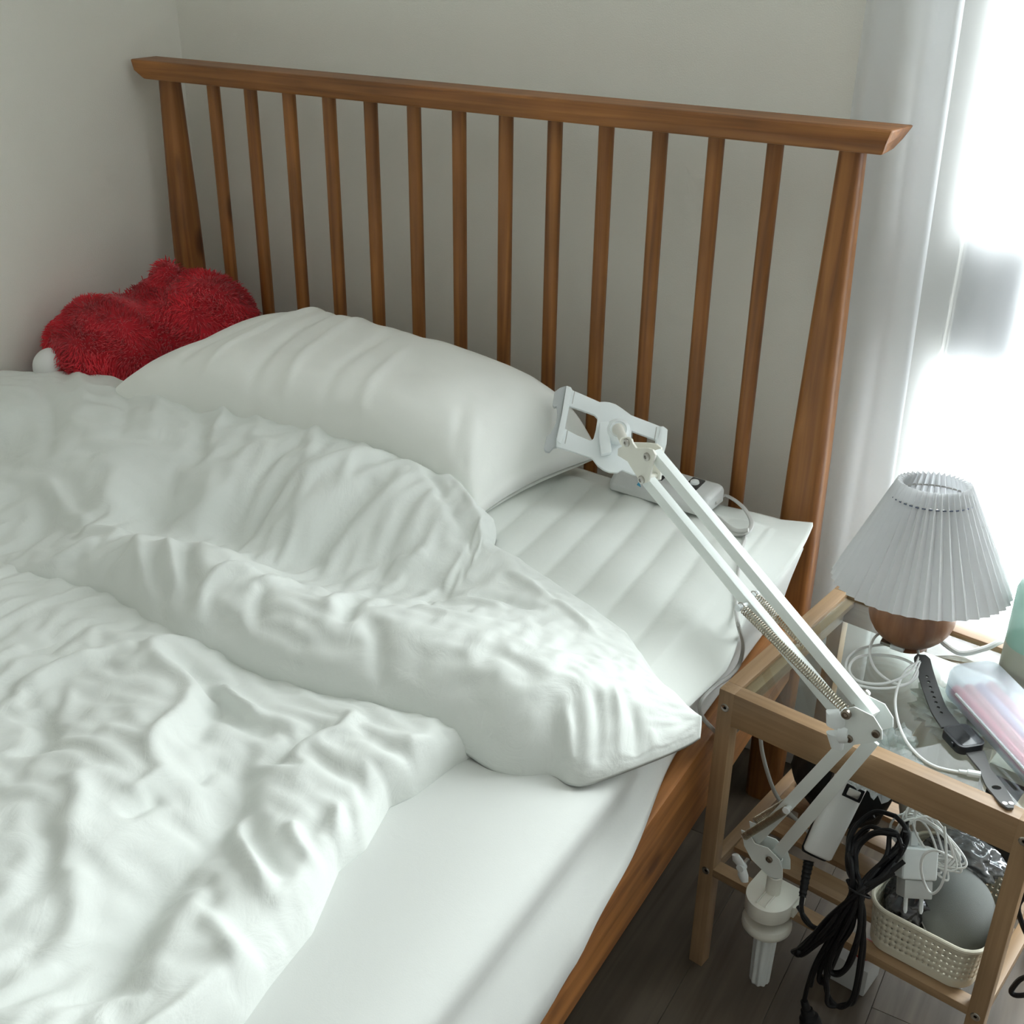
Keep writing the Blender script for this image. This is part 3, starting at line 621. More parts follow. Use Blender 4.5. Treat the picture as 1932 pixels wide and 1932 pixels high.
# ------------------------------------------------------------------ table lamp
LA, LB = .130, .243; lc = NW(LA, LB, ZT)
lamp = thing('table_lamp', 'table lamp with a white pleated shade and round wooden base', 'lamp', lc, NA)
pr = [(0, 0), (.022, 0), (.026, .002)]; R = .0535
for k in range(2, 15): a = math.pi*(k/16); pr.append((R*math.sin(a), .002+R*.93-R*.93*math.cos(a)))
pr += [(.014, .1), (0, .1)]
G().lathe(pr, lc, n=56).out('base', M_WAL, lamp)
G().lathe([(0, .098), (.011, .098), (.011, .12), (.016, .122), (.016, .155), (.012, .158), (0, .158)], lc, n=24).out('socket', M_WPL, lamp)
def shade_mat():
    m_, t, b = mat_new('pleated_paper'); t.nodes.remove(b); L = t.links.new
    df = t.nodes.new('ShaderNodeBsdfDiffuse'); df.inputs[0].default_value = (.80, .80, .80, 1)
    tl = t.nodes.new('ShaderNodeBsdfTranslucent'); tl.inputs[0].default_value = (.82, .83, .84, 1)
    mx = t.nodes.new('ShaderNodeMixShader'); mx.inputs[0].default_value = .48; L(df.outputs[0], mx.inputs[1]); L(tl.outputs[0], mx.inputs[2])
    L(mx.outputs[0], t.nodes['Material Output'].inputs[0]); return m_
M_SHADE = shade_mat()
NP = 40; z0, z1 = .537-ZT, .670-ZT; V = []; F = []; rows = 8
def sr(t): return .104+(.040-.104)*t
for i in range(rows+1):
    t = i/rows
    for k in range(2*NP):
        q = math.pi*k/NP; am = .0036-.0004*t
        r = sr(t)+(am if k % 2 else -am); V.append(lc+Vector((r*math.cos(q), r*math.sin(q), z0+(z1-z0)*t+(.0022 if k % 2 else 0))))
TLT = Matrix.Rotation(math.radians(-6.5), 3, Vector((RT.x, RT.y, 0)).normalized()); pv = lc+Vector((0, 0, .15))
tilt = lambda p: pv+TLT @ (Vector(p)-pv)
V = [tilt(v) for v in V]; n = 2*NP
for i in range(rows):
    for k in range(n): F.append((i*n+k, i*n+(k+1) % n, (i+1)*n+(k+1) % n, (i+1)*n+k))
shd = mesh('lamp_shade', V, F, M_SHADE, lamp, smooth=False)
sd = shd.modifiers.new('thick', 'SOLIDIFY'); sd.thickness = .0005
M_THR = plain('blue_thread', (.12, .14, .2), .7); g = G(); t = .87
for k in range(0, NP):
    q0_ = math.pi*(2*k-.55)/NP; q1_ = math.pi*(2*k+.55)/NP; r = sr(t)+.0006
    g.tube([lc+Vector((r*math.cos(q), r*math.sin(q), z0+(z1-z0)*t)) for q in (q0_, (q0_+q1_)/2, q1_)], .0009, 6)
g.V = [tilt(v) for v in g.V]; g.out('lacing_thread', M_THR, shd)
g = G()
for k in range(3):
    q = k*2.094+.4; g.tube([lc+Vector((.015*math.cos(q), .015*math.sin(q), .15)), lc+Vector((sr(.87)*.97*math.cos(q), sr(.87)*.97*math.sin(q), z0+(z1-z0)*.87))], .0011, 6)
g.tube([lc+Vector((sr(.87)*.965*math.cos(a), sr(.87)*.965*math.sin(a), z0+(z1-z0)*.87)) for a in np.linspace(0, 6.2832, 40)], .0011, 6)
g.V = [tilt(v) for v in g.V]; g.out('shade_carrier', M_STEEL, lamp)
cp = [NW(LA+.035, LB+.018, ZT+.012), NW(LA+.062, LB+.018, ZT+.004), NW(LA+.085, LB+.035, ZT+.012), NW(LA+.10, LB+.055, ZT+.02), NW(LA+.108, LB+.094, ZT+.006), NW(LA+.110, LB+.102, ZT-.03), NW(LA+.112, LB+.102, ZT-.15), NW(LA+.115, LB+.100, .015), NW(LA+.16, LB+.09, .006)]
G().tube(cat(cp, 8), .0036, 8).out('power_cord', M_WCAB, lamp)
# ------------------------------------------------------------------ pump bottle
def clearmat(name, col, alpha, rough=.25, trans=.0):
    m_, t, b = mat_new(name); L = t.links.new
    b.inputs['Base Color'].default_value = (*col, 1); b.inputs['Roughness'].default_value = rough; b.inputs['Subsurface Weight'].default_value = 0
    tr = t.nodes.new('ShaderNodeBsdfTransparent'); tr.inputs[0].default_value = (*[min(1, c*.25+.75) for c in col], 1)
    tl = t.nodes.new('ShaderNodeBsdfTranslucent'); tl.inputs[0].default_value = (*col, 1)
    m1 = t.nodes.new('ShaderNodeMixShader'); m1.inputs[0].default_value = .5; L(b.outputs[0], m1.inputs[1]); L(tl.outputs[0], m1.inputs[2])
    m2 = t.nodes.new('ShaderNodeMixShader'); m2.inputs[0].default_value = 1-alpha; L(m1.outputs[0], m2.inputs[1]); L(tr.outputs[0], m2.inputs[2])
    L(m2.outputs[0], t.nodes['Material Output'].inputs[0]); return m_
bc = NW(.277, .258, ZT); bo = thing('pump_bottle', 'mint green and clear pump bottle holding cream liquid beside the lamp', 'bottle', bc, NA)
G().lathe([(0, .001), (.033, .001), (.036, .004), (.036, .055), (.0352, .055), (.0352, .004), (0, .003)], bc, n=40).out('bottle_base', clearmat('clear_bottle', (.6, .6, .54), .6), bo)
G().lathe([(0, .004), (.034, .004), (.0345, .026), (0, .0265)], bc, n=40).out('liquid', clearmat('cream_liquid', (.58, .54, .38), .92), bo)
M_MINT = clearmat('mint_plastic', (.30, .44, .385), .85)
G().lathe([(.036, .055), (.0362, .125), (.034, .132), (.02, .142), (.016, .144), (.016, .15), (0, .15)], bc, n=40).out('bottle_body', M_MINT, bo)
G().tube([bc+Vector((0, 0, .15)), bc+Vector((.0, 0, .020))], .0028, 8).out('dip_tube', clearmat('clear_tube', (.7, .75, .7), .6), bo)
g = G().lathe([(0, .15), (.018, .15), (.018, .168), (.008, .172), (.008, .185), (0, .185)], bc, n=28); g.box(bc+Vector((-.008, -.004, .191)), (.045, .018, .011), RN, .004)
g.out('pump_head', clearmat('frosted_pump', (.72, .82, .8), .9), bo)
# ------------------------------------------------------------------ translucent pencil case
A0 = at(1773, 1303, Z=ZT); A1 = at(1932, 1482, Z=ZT); du = (A1-A0); du.z = 0; du.normalize(); dvv = Vector((-du.y, du.x, 0)); dvv = dvv if dvv.y > 0 else -dvv
PLn, PWd, PHt = .20, .064, .040; pc = A0+du*(PLn/2+.001)+dvv*(PWd/2)
cs = thing('pencil_case', 'frosted translucent blue pencil case with pink pens inside', 'pencil case', (pc.x, pc.y, ZT), math.atan2(du.y, du.x))
RC = Matrix((du, dvv, Vector((0, 0, 1)))).transposed()
M_CASE = clearmat('frosted_blue', (.76, .88, .95), .30, .3); M_LID = clearmat('frosted_lid', (.88, .95, .98), .36, .25)
def shell(name, z0, z1, mat, taper):
    g = G(); o1 = rrect(PLn, PWd, .014, 5); lo = pc.z; V = []
    rows_ = [(1-taper, z0), (1, z0+.004), (1, z1-.004 if taper == .12 else z1), ]
    if taper != .12: rows_ = [(.93, z0), (1, z0+.004), (1, z1)]
    else: rows_ = [(1, z0), (1, z1-.009), (.955, z1-.003), (.90, z1)]
    for s_, z in rows_:
        for p in o1: V.append(Vector((pc.x, pc.y, ZT+z))+du*(p[0]-(1-s_)*p[0]*.35)+dvv*(p[1]*s_))
    n_ = len(o1); F = []
    for i in range(len(rows_)-1):
        for k in range(n_): F.append((i*n_+k, i*n_+(k+1) % n_, (i+1)*n_+(k+1) % n_, (i+1)*n_+k))
    F.append(tuple((0 if taper != .12 else (len(rows_)-1)*n_)+k for k in range(n_)))
    o = mesh(name, V, F, mat, cs, sharp=60); s_ = o.modifiers.new('thick', 'SOLIDIFY'); s_.thickness = .0012; return o
shell('case_base', .0005, .017, M_CASE, .0); shell('case_lid', .0175, PHt, M_LID, .12)
g = G().box(pc+du*-.0+dvv*-.0325+Vector((0, 0, .0175)), (.14, .003, .003), RC, .001); g.out('clasp', M_WPL, cs)
for i, (c_, off) in enumerate(zip(((.70, .10, .16), (.85, .42, .45), (.60, .55, .78), (.85, .45, .5)), (-.022, -.007, .008, .022))):
    pn = G().tube([pc+du*-.085+dvv*off+Vector((0, 0, .0105)), pc+du*.080+dvv*off+Vector((0, 0, .0105))], .0075, 10).out('pen', plain('pen_barrel', c_, .4), None)
    tag(pn, ('crimson', 'coral pink', 'lavender', 'rose red')[i]+' pen lying inside the translucent pencil case', 'pen', 'pens in the pencil case')
# ------------------------------------------------------------------ smart watch
wp = [(1738, 1236), (1744, 1262), (1756, 1300), (1772, 1340), (1795, 1372)]; wq = [(1838, 1418), (1860, 1455), (1880, 1488), (1907, 1526)]
wz = lambda i, n_: ZT+.0022
c1 = cat([at(x, y, Z=ZT+.0030+.006*max(0, (1-i/2))) for i, (x, y) in enumerate(wp)], 10); c2 = cat([at(x, y, Z=ZT+.0028+(.0035 if i == 3 else 0)) for i, (x, y) in enumerate(wq)], 10)
wc = at(1817, 1394, Z=ZT+.0065); wa = thing('smart_watch', 'black smart watch with a grey sport band on the glass top', 'watch', (wc.x, wc.y, ZT), 0)
M_BAND = plain('band_rubber', (.055, .056, .056), .6); M_BAND2 = plain('band_rubber_grey', (.12, .118, .115), .6); M_WCASE = plain('watch_case', (.012, .013, .016), .3); M_WSCR = plain('watch_glass', (.015, .016, .018), .05)
def strap(path, prof, holes, mat, name):
    """flat strap bent along `path`; prof(t) -> half width"""
    P = [Vector(p) for p in path]; cum = [0]
    for a, b in zip(P, P[1:]): cum.append(cum[-1]+(b-a).length)
    Ln = cum[-1]; N_ = 40; out = [(Ln*i/N_, prof(i/N_)) for i in range(N_+1)]+[(Ln*i/N_, -prof(i/N_)) for i in range(N_, -1, -1)]
    hs = [[(Ln*h[0]+h[2]*math.cos(a), h[1]+h[3]*math.sin(a)) for a in np.linspace(0, 6.2832, 13)[:-1]] for h in holes]
    g = G().prism(out, (0, 0, 0), (1, 0, 0), (0, 1, 0), (0, 0, 1), .0024, 0, hs)
    V = []
    for v in g.V:
        s_ = min(max(v[0], 0), Ln); i = min(int(np.searchsorted(cum, s_, 'right'))-1, len(P)-2); i = max(i, 0); f_ = (s_-cum[i])/max(cum[i+1]-cum[i], 1e-9)
        p = P[i].lerp(P[i+1], f_); tg = (P[min(i+2, len(P)-1)]-P[max(i-1, 0)]).normalized(); sd_ = Vector((0, 0, 1)).cross(tg).normalized()
        V.append(p+sd_*v[1]+tg.cross(sd_)*(v[2]-.0012))
    g.V = V; return g.out(name, mat, wa, sharp=50)
strap(c1, lambda t: .0098*min(1, (t*14+.25))**.5+.0022*max(0, t-.7)/.3, [(.30+.073*k, 0, .0023, .0019) for k in range(8)], M_BAND, 'long_strap')
bs = strap(c2, lambda t: (.011-.005*min(1, t*3) if t < .33 else .006+.0035*math.sin(min(1, (t-.33)/.28)*math.pi/2) if t < .62 else .0095-.003*(t-.62)/.38)*min(1, (1-t)*9+.2)**.5, [(.63, 0, .0038, .0052)], M_BAND2, 'buckle_strap')
e2 = c2[-1]; tg = (c2[-1]-c2[-4]).normalized(); sd2 = Vector((0, 0, 1)).cross(tg).normalized()
for s_ in (-1, 1): G().lathe([(0, 0), (.0028, 0), (.0026, .0009), (0, .0012)], e2-tg*.0075+sd2*(.0033*s_)+tg.cross(sd2)*.0012, (0, 0, 1), 16).out('pin', M_STEEL, bs)
wt = (c2[0]-c1[-1]).normalized(); wt.z = 0; wt.normalize(); ws = Vector((0, 0, 1)).cross(wt)
RW = Matrix((wt, ws, Vector((0, 0, 1)))).transposed()
cse = G().prism(rrect(.040, .034, .009, 6), wc-Vector((0, 0, .0055)), wt, ws, (0, 0, 1), .0105, .0025).out('watch_case', M_WCASE, wa)
G().prism(rrect(.034, .028, .006, 6), wc+Vector((0, 0, .0049)), wt, ws, (0, 0, 1), .0004, 0).out('screen', M_WSCR, cse)
G().lathe([(0, 0), (.0034, 0), (.0034, .002), (0, .0024)], wc+ws*-.017+wt*.006, -ws, 16).out('crown', M_WCASE, cse)
# ------------------------------------------------------------------ phone cable on the glass
h = lambda *p: [at(x, y, Z=ZT+.0021+d) for x, y, d in p]
path = h((1722, 1224, .001), (1690, 1216, .001), (1650, 1218, .0), (1615, 1228, 0), (1596, 1252, 0), (1606, 1285, 0), (1645, 1298, 0), (1695, 1296, .001), (1727, 1280, .003), (1728, 1258, .004), (1700, 1242, .004), (1660, 1236, .003), (1618, 1240, .003), (1602, 1262, .003), (1618, 1284, .003), (1665, 1290, .004), (1712, 1272, .005), (1733, 1240, .006), (1722, 1210, .008), (1690, 1192, .01), (1655, 1198, .01), (1641, 1228, .008), (1650, 1260, .005), (1678, 1285, .003), (1705, 1292, .001), (1722, 1280, .003), (1736, 1250, .005))
path2 = h((1736, 1248, .005), (1712, 1262, .006), (1696, 1290, .002), (1689, 1325, 0), (1697, 1370, 0), (1718, 1410, 0), (1755, 1442, 0), (1800, 1455, 0), (1832, 1458, 0))
cb = thing('phone_cable', 'white charging cable coiled loosely on the glass beside the lamp base', 'cable', (path[5].x, path[5].y, ZT))
G().tube(cat(path, 8), .0017, 8).out('cord', M_WCAB, cb); G().tube(cat(path2, 8), .0017, 8).out('cord', M_WCAB, cb)
a_, b_ = at(1662, 1208, Z=ZT+.006), at(1716, 1227, Z=ZT+.004); dd = (b_-a_).normalized(); RU = Matrix((dd, Vector((0, 0, 1)).cross(dd), Vector((0, 0, 1)))).transposed()
G().box(a_+dd*.007, (.013, .012, .0045), RU, .0004, 1).out('usb_plug', M_STEEL, cb); G().box(a_+dd*.022, (.018, .015, .007), RU, .0025).out('usb_housing', M_WPL, cb)
a_, b_ = at(1820, 1457, Z=ZT+.004), at(1850, 1462, Z=ZT+.004); dd = (b_-a_).normalized(); RU = Matrix((dd, Vector((0, 0, 1)).cross(dd), Vector((0, 0, 1)))).transposed()
G().tube([a_-dd*.006, a_+dd*.002, a_+dd*.003, a_+dd*.016], [.0022, .0026, .0038, .0038], 10).out('connector', M_WPL, cb)
# ------------------------------------------------------------------ clamp-on phone holder arm
BP = -.026                                   # plane of the lower arm, in front of the stand
ar = thing('phone_holder', 'white spring-arm phone holder clamped to the night stand shelf rail', 'phone holder', NW(.106, -.005, .03), NA)
nb_ = Vector((-sN, cN, 0)); na_ = Vector((cN, sN, 0)); zz = Vector((0, 0, 1))
def onpl(x, y, P, n_):
    d = ray(x, y); return CP+d*((Vector(P)-CP).dot(n_)/d.dot(n_))
def pxprism(name, px, P, n_, th, mat, parent, bev=.0008, holes=()):
    """outline read off the photograph, laid in the plane (P, n_), with thickness th away from the viewer"""
    u = zz.cross(n_).normalized(); v = n_.cross(u); P = Vector(P)
    f = lambda q: ((onpl(q[0], q[1], P, n_)-P).dot(u), (onpl(q[0], q[1], P, n_)-P).dot(v))
    return G().prism([f(q) for q in px], P, u, v, -n_, th, bev, [[f(q) for q in h_] for h_ in holes]).out(name, mat, parent)
CA, CB = .106, -.006
# clamp
out = [(-.029, .026), (-.029, -.006)]+[(.029*math.cos(a), -.006+.031*math.sin(a)) for a in np.linspace(math.pi, 2*math.pi, 21)][1:-1]+[(.029, -.006), (.029, .026)]
cc = NW(CA, CB, .1755)
cl = G().prism(out, cc, na_, nb_, zz, .022, .002).out('clamp_body', M_CPL, ar)
g = G()
for s_ in (-.006, .006): g.box(NW(CA+s_, CB-.016, .1985), (.0016, .030, .003), RN, .0006, 1)
g.box(NW(CA, CB-.016, .1975), (.0105, .028, .0026), RN, .0006, 1); g.out('clamp_rib', M_CPL, cl)
G().box(NW(CA+.0305, CB+.012, .184), (.004, .03, .016), RN, .001).out('clamp_lug', M_CPL, cl)
G().lathe([(0, .144), (.029, .144), (.031, .147), (.031, .153), (.029, .157), (.024, .159), (0, .159)], NW(CA, CB-.004, 0), zz, 40).out('clamp_pad', M_CPL, ar)
V = []; F = []; nr = 72; rows_ = [(.043, .009), (.044, .0112), (.048, .0123), (.14, .0142), (.147, .0142)]
for z, r in rows_:
    for k in range(nr): q = 2*math.pi*k/nr; V.append(NW(CA, CB, z)+Vector((math.cos(q), math.sin(q), 0))*(r*(1+.075*math.cos(9*q))))
for i in range(len(rows_)-1):
    for k in range(nr): F.append((i*nr+k, i*nr+(k+1) % nr, (i+1)*nr+(k+1) % nr, (i+1)*nr+k))
F += [tuple(range(nr)), tuple((len(rows_)-1)*nr+k for k in range(nr))]
mesh('clamp_knob', V, F, M_WPL, ar)
pb = NW(CA, CB, .195)
PB = Vector(onb(1462, 1650, BP)); 
G().lathe([(.0095, 0), (.0092, .03), (.0075, .031), (.0075, -.002)], Vector((pb.x, pb.y, .194)), zz, 24).out('swivel_socket', M_CPL, ar)
G().lathe([(0, 0), (.0062, 0), (.0062, .052), (.0052, .052), (.0052, .01), (0, .01)], Vector((pb.x, pb.y, .2)), zz, 20).out('swivel_post', M_WPNT, ar)
# lower bracket, lower bars and elbow plates lie in planes parallel to the stand's front
def inb(x, y, b): return Vector(onb(x, y, b))
nf = -nb_
b1, b2 = CB-.011, CB+.009
lbp = [(1398, 1566), (1412, 1572), (1424, 1592), (1448, 1600), (1470, 1622), (1476, 1640), (1476, 1658), (1452, 1655), (1418, 1622), (1404, 1596)]
pxprism('lower_bracket', lbp, NW(0, b1, 0), nf, .0012, M_WPNT, ar, 0)
sh_ = NW(0, b2, 0)-NW(0, b1, 0)
def shifted(px, ba, bb):        # the same outline pushed back along the axle
    o = []
    for q in px:
        P_ = inb(q[0], q[1], ba)+nb_*(bb-ba); d = P_-CP; o.append((966+CAM_F*d.dot(RT)/d.dot(FW), 966-CAM_F*d.dot(UP)/d.dot(FW)))
    return o
pxprism('lower_bracket', shifted(lbp, b1, b2), NW(0, b2, 0), nf, .0012, M_WPNT, ar, 0)
def bolt(P, n_, r=.0042, mat=None, h_=.003, parent=None):
    g = G().lathe([(0, 0), (r, 0), (r, h_*.7), (r*.75, h_), (r*.45, h_), (r*.45, h_*.4), (0, h_*.4)], P, n_, 18); return g.out('bolt', mat or M_DSTEEL, parent or ar)
bolt(inb(1452, 1621, b1), nf)
wn = inb(1411, 1622, b1); G().tube([wn, wn+nf*.012], .003, 8).out('wing_screw', M_STEEL, ar)
g = G().lathe([(0, 0), (.006, 0), (.005, .008), (0, .008)], wn+nf*.012, nf, 14)
for s_ in (-1, 1): g.tube([wn+nf*.015, wn+nf*.018+(zz*.7-na_*.35)*(.013*s_), wn+nf*.019+(zz*.8-na_*.4)*(.021*s_)], [.0055, .0075, .005], 10, flat=.5, upv=nf)
g.out('wing_nut', M_WPL, ar)
def bar(name, P, Q, w1, w2, mat, parent, upv, bev=.0008):
    d = (Q-P); L_ = d.length; d.normalize(); s_ = (upv-d*upv.dot(d)).normalized(); t_ = d.cross(s_)
    return G().box((P+Q)/2, (L_, w1, w2), Matrix((d, s_, t_)).transposed(), bev).out(name, mat, parent)
LBm = (b1+b2)/2-.001
pA, qA = inb(1466, 1612, LBm), inb(1648, 1396, BP+.004); pB, qB = inb(1424, 1585, LBm), inb(1604, 1394, BP+.004)
bar('lower_bar', pA, qA, .0145, .004, M_WPNT, ar, nb_.cross(qA-pA)); bar('lower_bar', pB, qB, .0145, .004, M_WPNT, ar, nb_.cross(qB-pB))
# elbow
EB1, EB2 = BP-.012, BP+.016
ep = [(1592, 1338), (1612, 1334), (1648, 1352), (1664, 1378), (1664, 1396), (1640, 1402), (1606, 1406), (1592, 1392), (1588, 1370)]
e1 = pxprism('elbow_plate', ep, NW(0, EB1, 0), nf, .0013, M_WPNT, ar, 0)
pxprism('elbow_plate', shifted(ep, EB1, EB2), NW(0, EB2, 0), nf, .0013, M_WPNT, ar, 0)
for q in ((1602, 1393), (1653, 1384)): bolt(inb(*q, EB1), nf, .0045)
for q in ((1601, 1343),):
    P_ = inb(*q, EB1); G().tube([P_+nf*.008, P_-nf*.045], .0022, 10).out('spring_pin', M_STEEL, ar); bolt(P_+nf*.004, nf, .0055, M_DSTEEL, .005); bolt(P_-nf*.040, -nf, .0055, M_STEEL, .005)
wn = inb(1578, 1378, EB1)
g = G().tube([wn+na_*.014, wn+na_*.005-zz*.002, wn-zz*.003], [.008, .012, .008], 14, flat=.6, upv=nf); g.tube([wn-na_*.002+zz*.004, wn-na_*.003+zz*.018, wn+na_*.002+zz*.024], [.010, .012, .005], 14, flat=.55, upv=nf)
g.tube([wn-na_*.0-zz*.004, wn+na_*.004-zz*.022], [.011, .007], 14, flat=.55, upv=nf); g.out('wing_nut', M_WPL, ar)
# upper arm: a parallelogram of two square tubes reaching back over the bed
E0 = inb(1632, 1362, BP+.003); H0 = at(1226, 876, Z=.665)
du_ = (H0-E0).normalized(); hn = du_.cross(zz).normalized()
if hn.dot(CP-E0) < 0: hn = -hn
vv = hn.cross(du_); vv = vv if vv.z > 0 else -vv
def onarm(x, y, off=0): return onpl(x, y, E0+hn*off, hn)
t1a, t1b = onarm(1648, 1352), onarm(1236, 856); t2a, t2b = onarm(1594, 1356), onarm(1222, 905)
for P_, Q_ in ((t1a, t1b), (t2a, t2b)):
    o = bar('upper_tube', P_, Q_, .0150, .0118, M_WPNT, ar, vv, .001)
def spring(P, Q, R_, r, turns, parent, mat):
    d = Q-P; L_ = d.length; d.normalize(); a = d.orthogonal().normalized(); b = d.cross(a); pts = []
    n_ = int(turns*12)
    for i in range(n_+1): t = i/n_; q = turns*2*math.pi*t; pts.append(P+d*(L_*t)+a*(R_*math.cos(q))+b*(R_*math.sin(q)))
    return G().tube(pts, r, 5).out('spring', mat, parent)
def hook(P, Q, R_, parent):
    d = (Q-P).normalized(); a = hn; c = P-d*R_; w_ = d.cross(a)
    return G().tube([c+d*(R_*math.cos(q))+w_*(R_*math.sin(q)) for q in np.linspace(0, 6.0, 18)], .0008, 6).out('spring_hook', M_STEEL, parent)
for off, pa, pb_, fr in ((.0155, (1404, 1150), (1594, 1338), 1), (-.0155, (1428, 1128), (1622, 1312), -1)):
    P_, Q_ = onarm(*pa, off), onarm(*pb_, off)
    sp = spring(P_, Q_, .0048, .0008, 52, ar, M_NICKEL); hook(P_, Q_, .005, sp)
    k_ = P_-(Q_-P_).normalized()*.005; G().lathe([(0, -.016 if fr > 0 else -.002), (.003, -.016 if fr > 0 else -.002), (.003, .003), (.0042, .0035), (.0042, .006), (0, .0065)], k_, hn*fr, 16).out('spring_peg', M_WPL, ar)
# short springs of the lower arm
for (x0, y0, x1, y1, b_) in ((1405, 1578, 1486, 1526, b1-.003), (1427, 1548, 1505, 1500, b2+.004)):
    P_, Q_ = inb(x0, y0, b_), inb(x1, y1, b_); sp = spring(P_, Q_, .0042, .0008, 34, ar, M_NICKEL)
    G().lathe([(0, -.012), (.003, -.012), (.003, .002), (.0044, .002), (.0044, .005), (0, .005)], Q_, nf, 14).out('spring_peg', M_WPL, ar)
    G().tube([P_+na_*(.0042*math.cos(q))*-1+zz*(.0042*math.sin(q)) for q in np.linspace(0, 6, 14)], .0009, 6).out('spring_hook', M_STEEL, sp)
# head bracket
Z6 = lambda *p: [(1020+x*.14493, 700+y*.14493) for x, y in p]
HP = E0+hn*.0125
hb = Z6((1050, 890), (1075, 870), (1130, 860), (1180, 890), (1190, 930), (1240, 1005), (1400, 1005), (1455, 1025), (1490, 1090), (1475, 1150), (1450, 1220), (1405, 1440), (1340, 1465), (1270, 1440), (1265, 1400), (1170, 1250), (1130, 1180), (1000, 1100), (1005, 1010), (1060, 980), (1035, 930))
pxprism('head_bracket', hb, HP, hn, .003, M_CPL, ar, .0008)
hb2 = Z6((1190, 930), (1380, 935), (1500, 950), (1560, 1000), (1570, 1060), (1520, 1200), (1560, 1330), (1550, 1420), (1430, 1420), (1400, 1180), (1240, 1010))
pxprism('head_bracket', hb2, E0-hn*.011, hn, .003, M_CPL, ar, .0008)
for q in ((1125, 930), (1390, 1115), (1320, 1415)):
    x_, y_ = Z6(q)[0]; P_ = onpl(x_, y_, HP, hn); bolt(P_, hn, .0052, M_STEEL, .0035)
    if q[0] > 1200: G().tube([P_-hn*.003, P_-hn*.024], .0035, 12).out('spacer', M_CPL, ar)
# cradle: a flat frame with two windows, a jaw at either end
KC = at(1140, 815, Z=.632); kn = (-ray(1140, 815).normalized()*1.0+Vector((0, 0, .30))+RT*.05).normalized()
co_ = Z6((345, 190), (400, 212), (412, 245), (600, 325), (770, 400), (830, 396), (900, 404), (980, 430), (1070, 490), (1180, 572), (1400, 655), (1560, 718), (1600, 718), (1655, 760), (1640, 950), (1590, 1130), (1530, 1290), (1480, 1360), (1330, 1370), (1200, 1345), (1060, 1285), (1000, 1322), (900, 1316), (820, 1285), (740, 1225), (670, 1130), (520, 1080), (330, 1020), (205, 985), (205, 880), (280, 540))
wl = Z6((375, 455), (540, 510), (700, 570), (742, 615), (720, 760), (688, 880), (650, 905), (480, 835), (318, 750)); wr_ = Z6((1185, 780), (1340, 835), (1500, 895), (1485, 960), (1440, 1040), (1300, 990), (1180, 930))
crd = pxprism('cradle_plate', co_, KC, kn, .009, M_WPL, ar, .0016, (wl, wr_))
KF = KC+kn*.0035
pxprism('end_bar', Z6((335, 188), (395, 208), (408, 260), (375, 455), (318, 750), (290, 880), (265, 945), (205, 905), (280, 540)), KF, kn, .008, M_WPL, crd, .001)
pxprism('end_bar', Z6((1565, 722), (1600, 718), (1655, 760), (1640, 950), (1590, 1130), (1545, 1110), (1480, 1010), (1530, 870)), KF, kn, .008, M_WPL, crd, .001)
for p0, p1 in (((445, 262), (412, 425)), ((350, 775), (318, 945)), ((1510, 730), (1485, 890))):
    a_, b_ = [onpl(*q, KC+kn*.0003, kn) for q in Z6(p0, p1)]; G().tube([a_, b_], .0006, 6).out('seam_line', M_GCAB, crd)
pxprism('jaw', Z6((335, 190), (250, 215), (180, 270), (155, 440), (175, 470), (210, 455), (215, 560), (195, 680), (130, 810), (75, 850), (42, 1000), (60, 1040), (115, 1050), (165, 992), (215, 985), (250, 700)), KC-kn*.006, kn, .012, plain('jaw_plastic', (.5, .52, .53), .4), crd, .0015)
# ball joint with its clamp nut
x_, y_ = Z6((1010, 770))[0]; bj = onpl(x_, y_, KC+kn*.016, kn)
G().lathe([(0, -.016), (.0175, -.016), (.0175, -.003), (.015, .003), (.0115, .006), (.0105, .004), (0, .003)], bj, kn, 28).out('ball_socket', M_WPL, crd)
br_ = onpl(*Z6((1090, 920))[0], E0, hn)
G().lathe([(0, -.009), (.005, -.0075), (.0085, -.003), (.009, 0), (.0085, .003), (.005, .0075), (0, .009)], bj+kn*.002, kn, 24).out('ball', M_CPL, crd)
G().tube([bj+kn*.006, (bj+kn*.010).lerp(br_, .5), br_], [.0065, .0062, .0062], 14).out('ball_stem', M_CPL, crd)
nt = Z6((770, 662), (890, 650), (915, 760), (905, 860), (925, 1058), (790, 1080), (762, 870))
pxprism('clamp_nut', nt, KC+kn*.018, kn, .017, M_WPL, crd, .002)
x_, y_ = Z6((1285, 1475))[0]; P_ = onpl(x_, y_, HP-hn*.001, hn)
G().tube([P_+hn*.0005, P_+hn*.0008], .0045, 3).out('blue_mark', plain('blue_sticker', (.02, .25, .42), .5), ar)
# ------------------------------------------------------------------ red plush toy in the corner of the bed
pt = thing('plush_toy', 'fluffy red plush toy with a white ball lying in the corner behind the pillow', 'plush toy', (-1.46, 1.31, .51))
lobes = [((-1.503, 1.262, .603), (.088, .088, .088)), ((-1.410, 1.383, .612), (.085, .082, .100)), ((-1.475, 1.335, .60), (.08, .07, .07))]
nubs = [((-1.488, 1.352, .685), (.026, .026, .030)), ((-1.475, 1.378, .715), (.020, .020, .024)), ((-1.500, 1.335, .665), (.026, .028, .026))]
bm = bmesh.new()
mb = bpy.data.metaballs.new('tmp'); mb.resolution = .012; mb.threshold = .3
for c, r in lobes+nubs:
    e = mb.elements.new(); e.type = 'ELLIPSOID'; e.co = Vector(c)-Vector((-1.46, 1.31, .51)); e.radius = max(r)*1.55; e.size_x, e.size_y, e.size_z = [x/max(r) for x in r]
    e.stiffness = 4
mo = bpy.data.objects.new('tmp', mb); COL.objects.link(mo); bpy.context.view_layer.update()
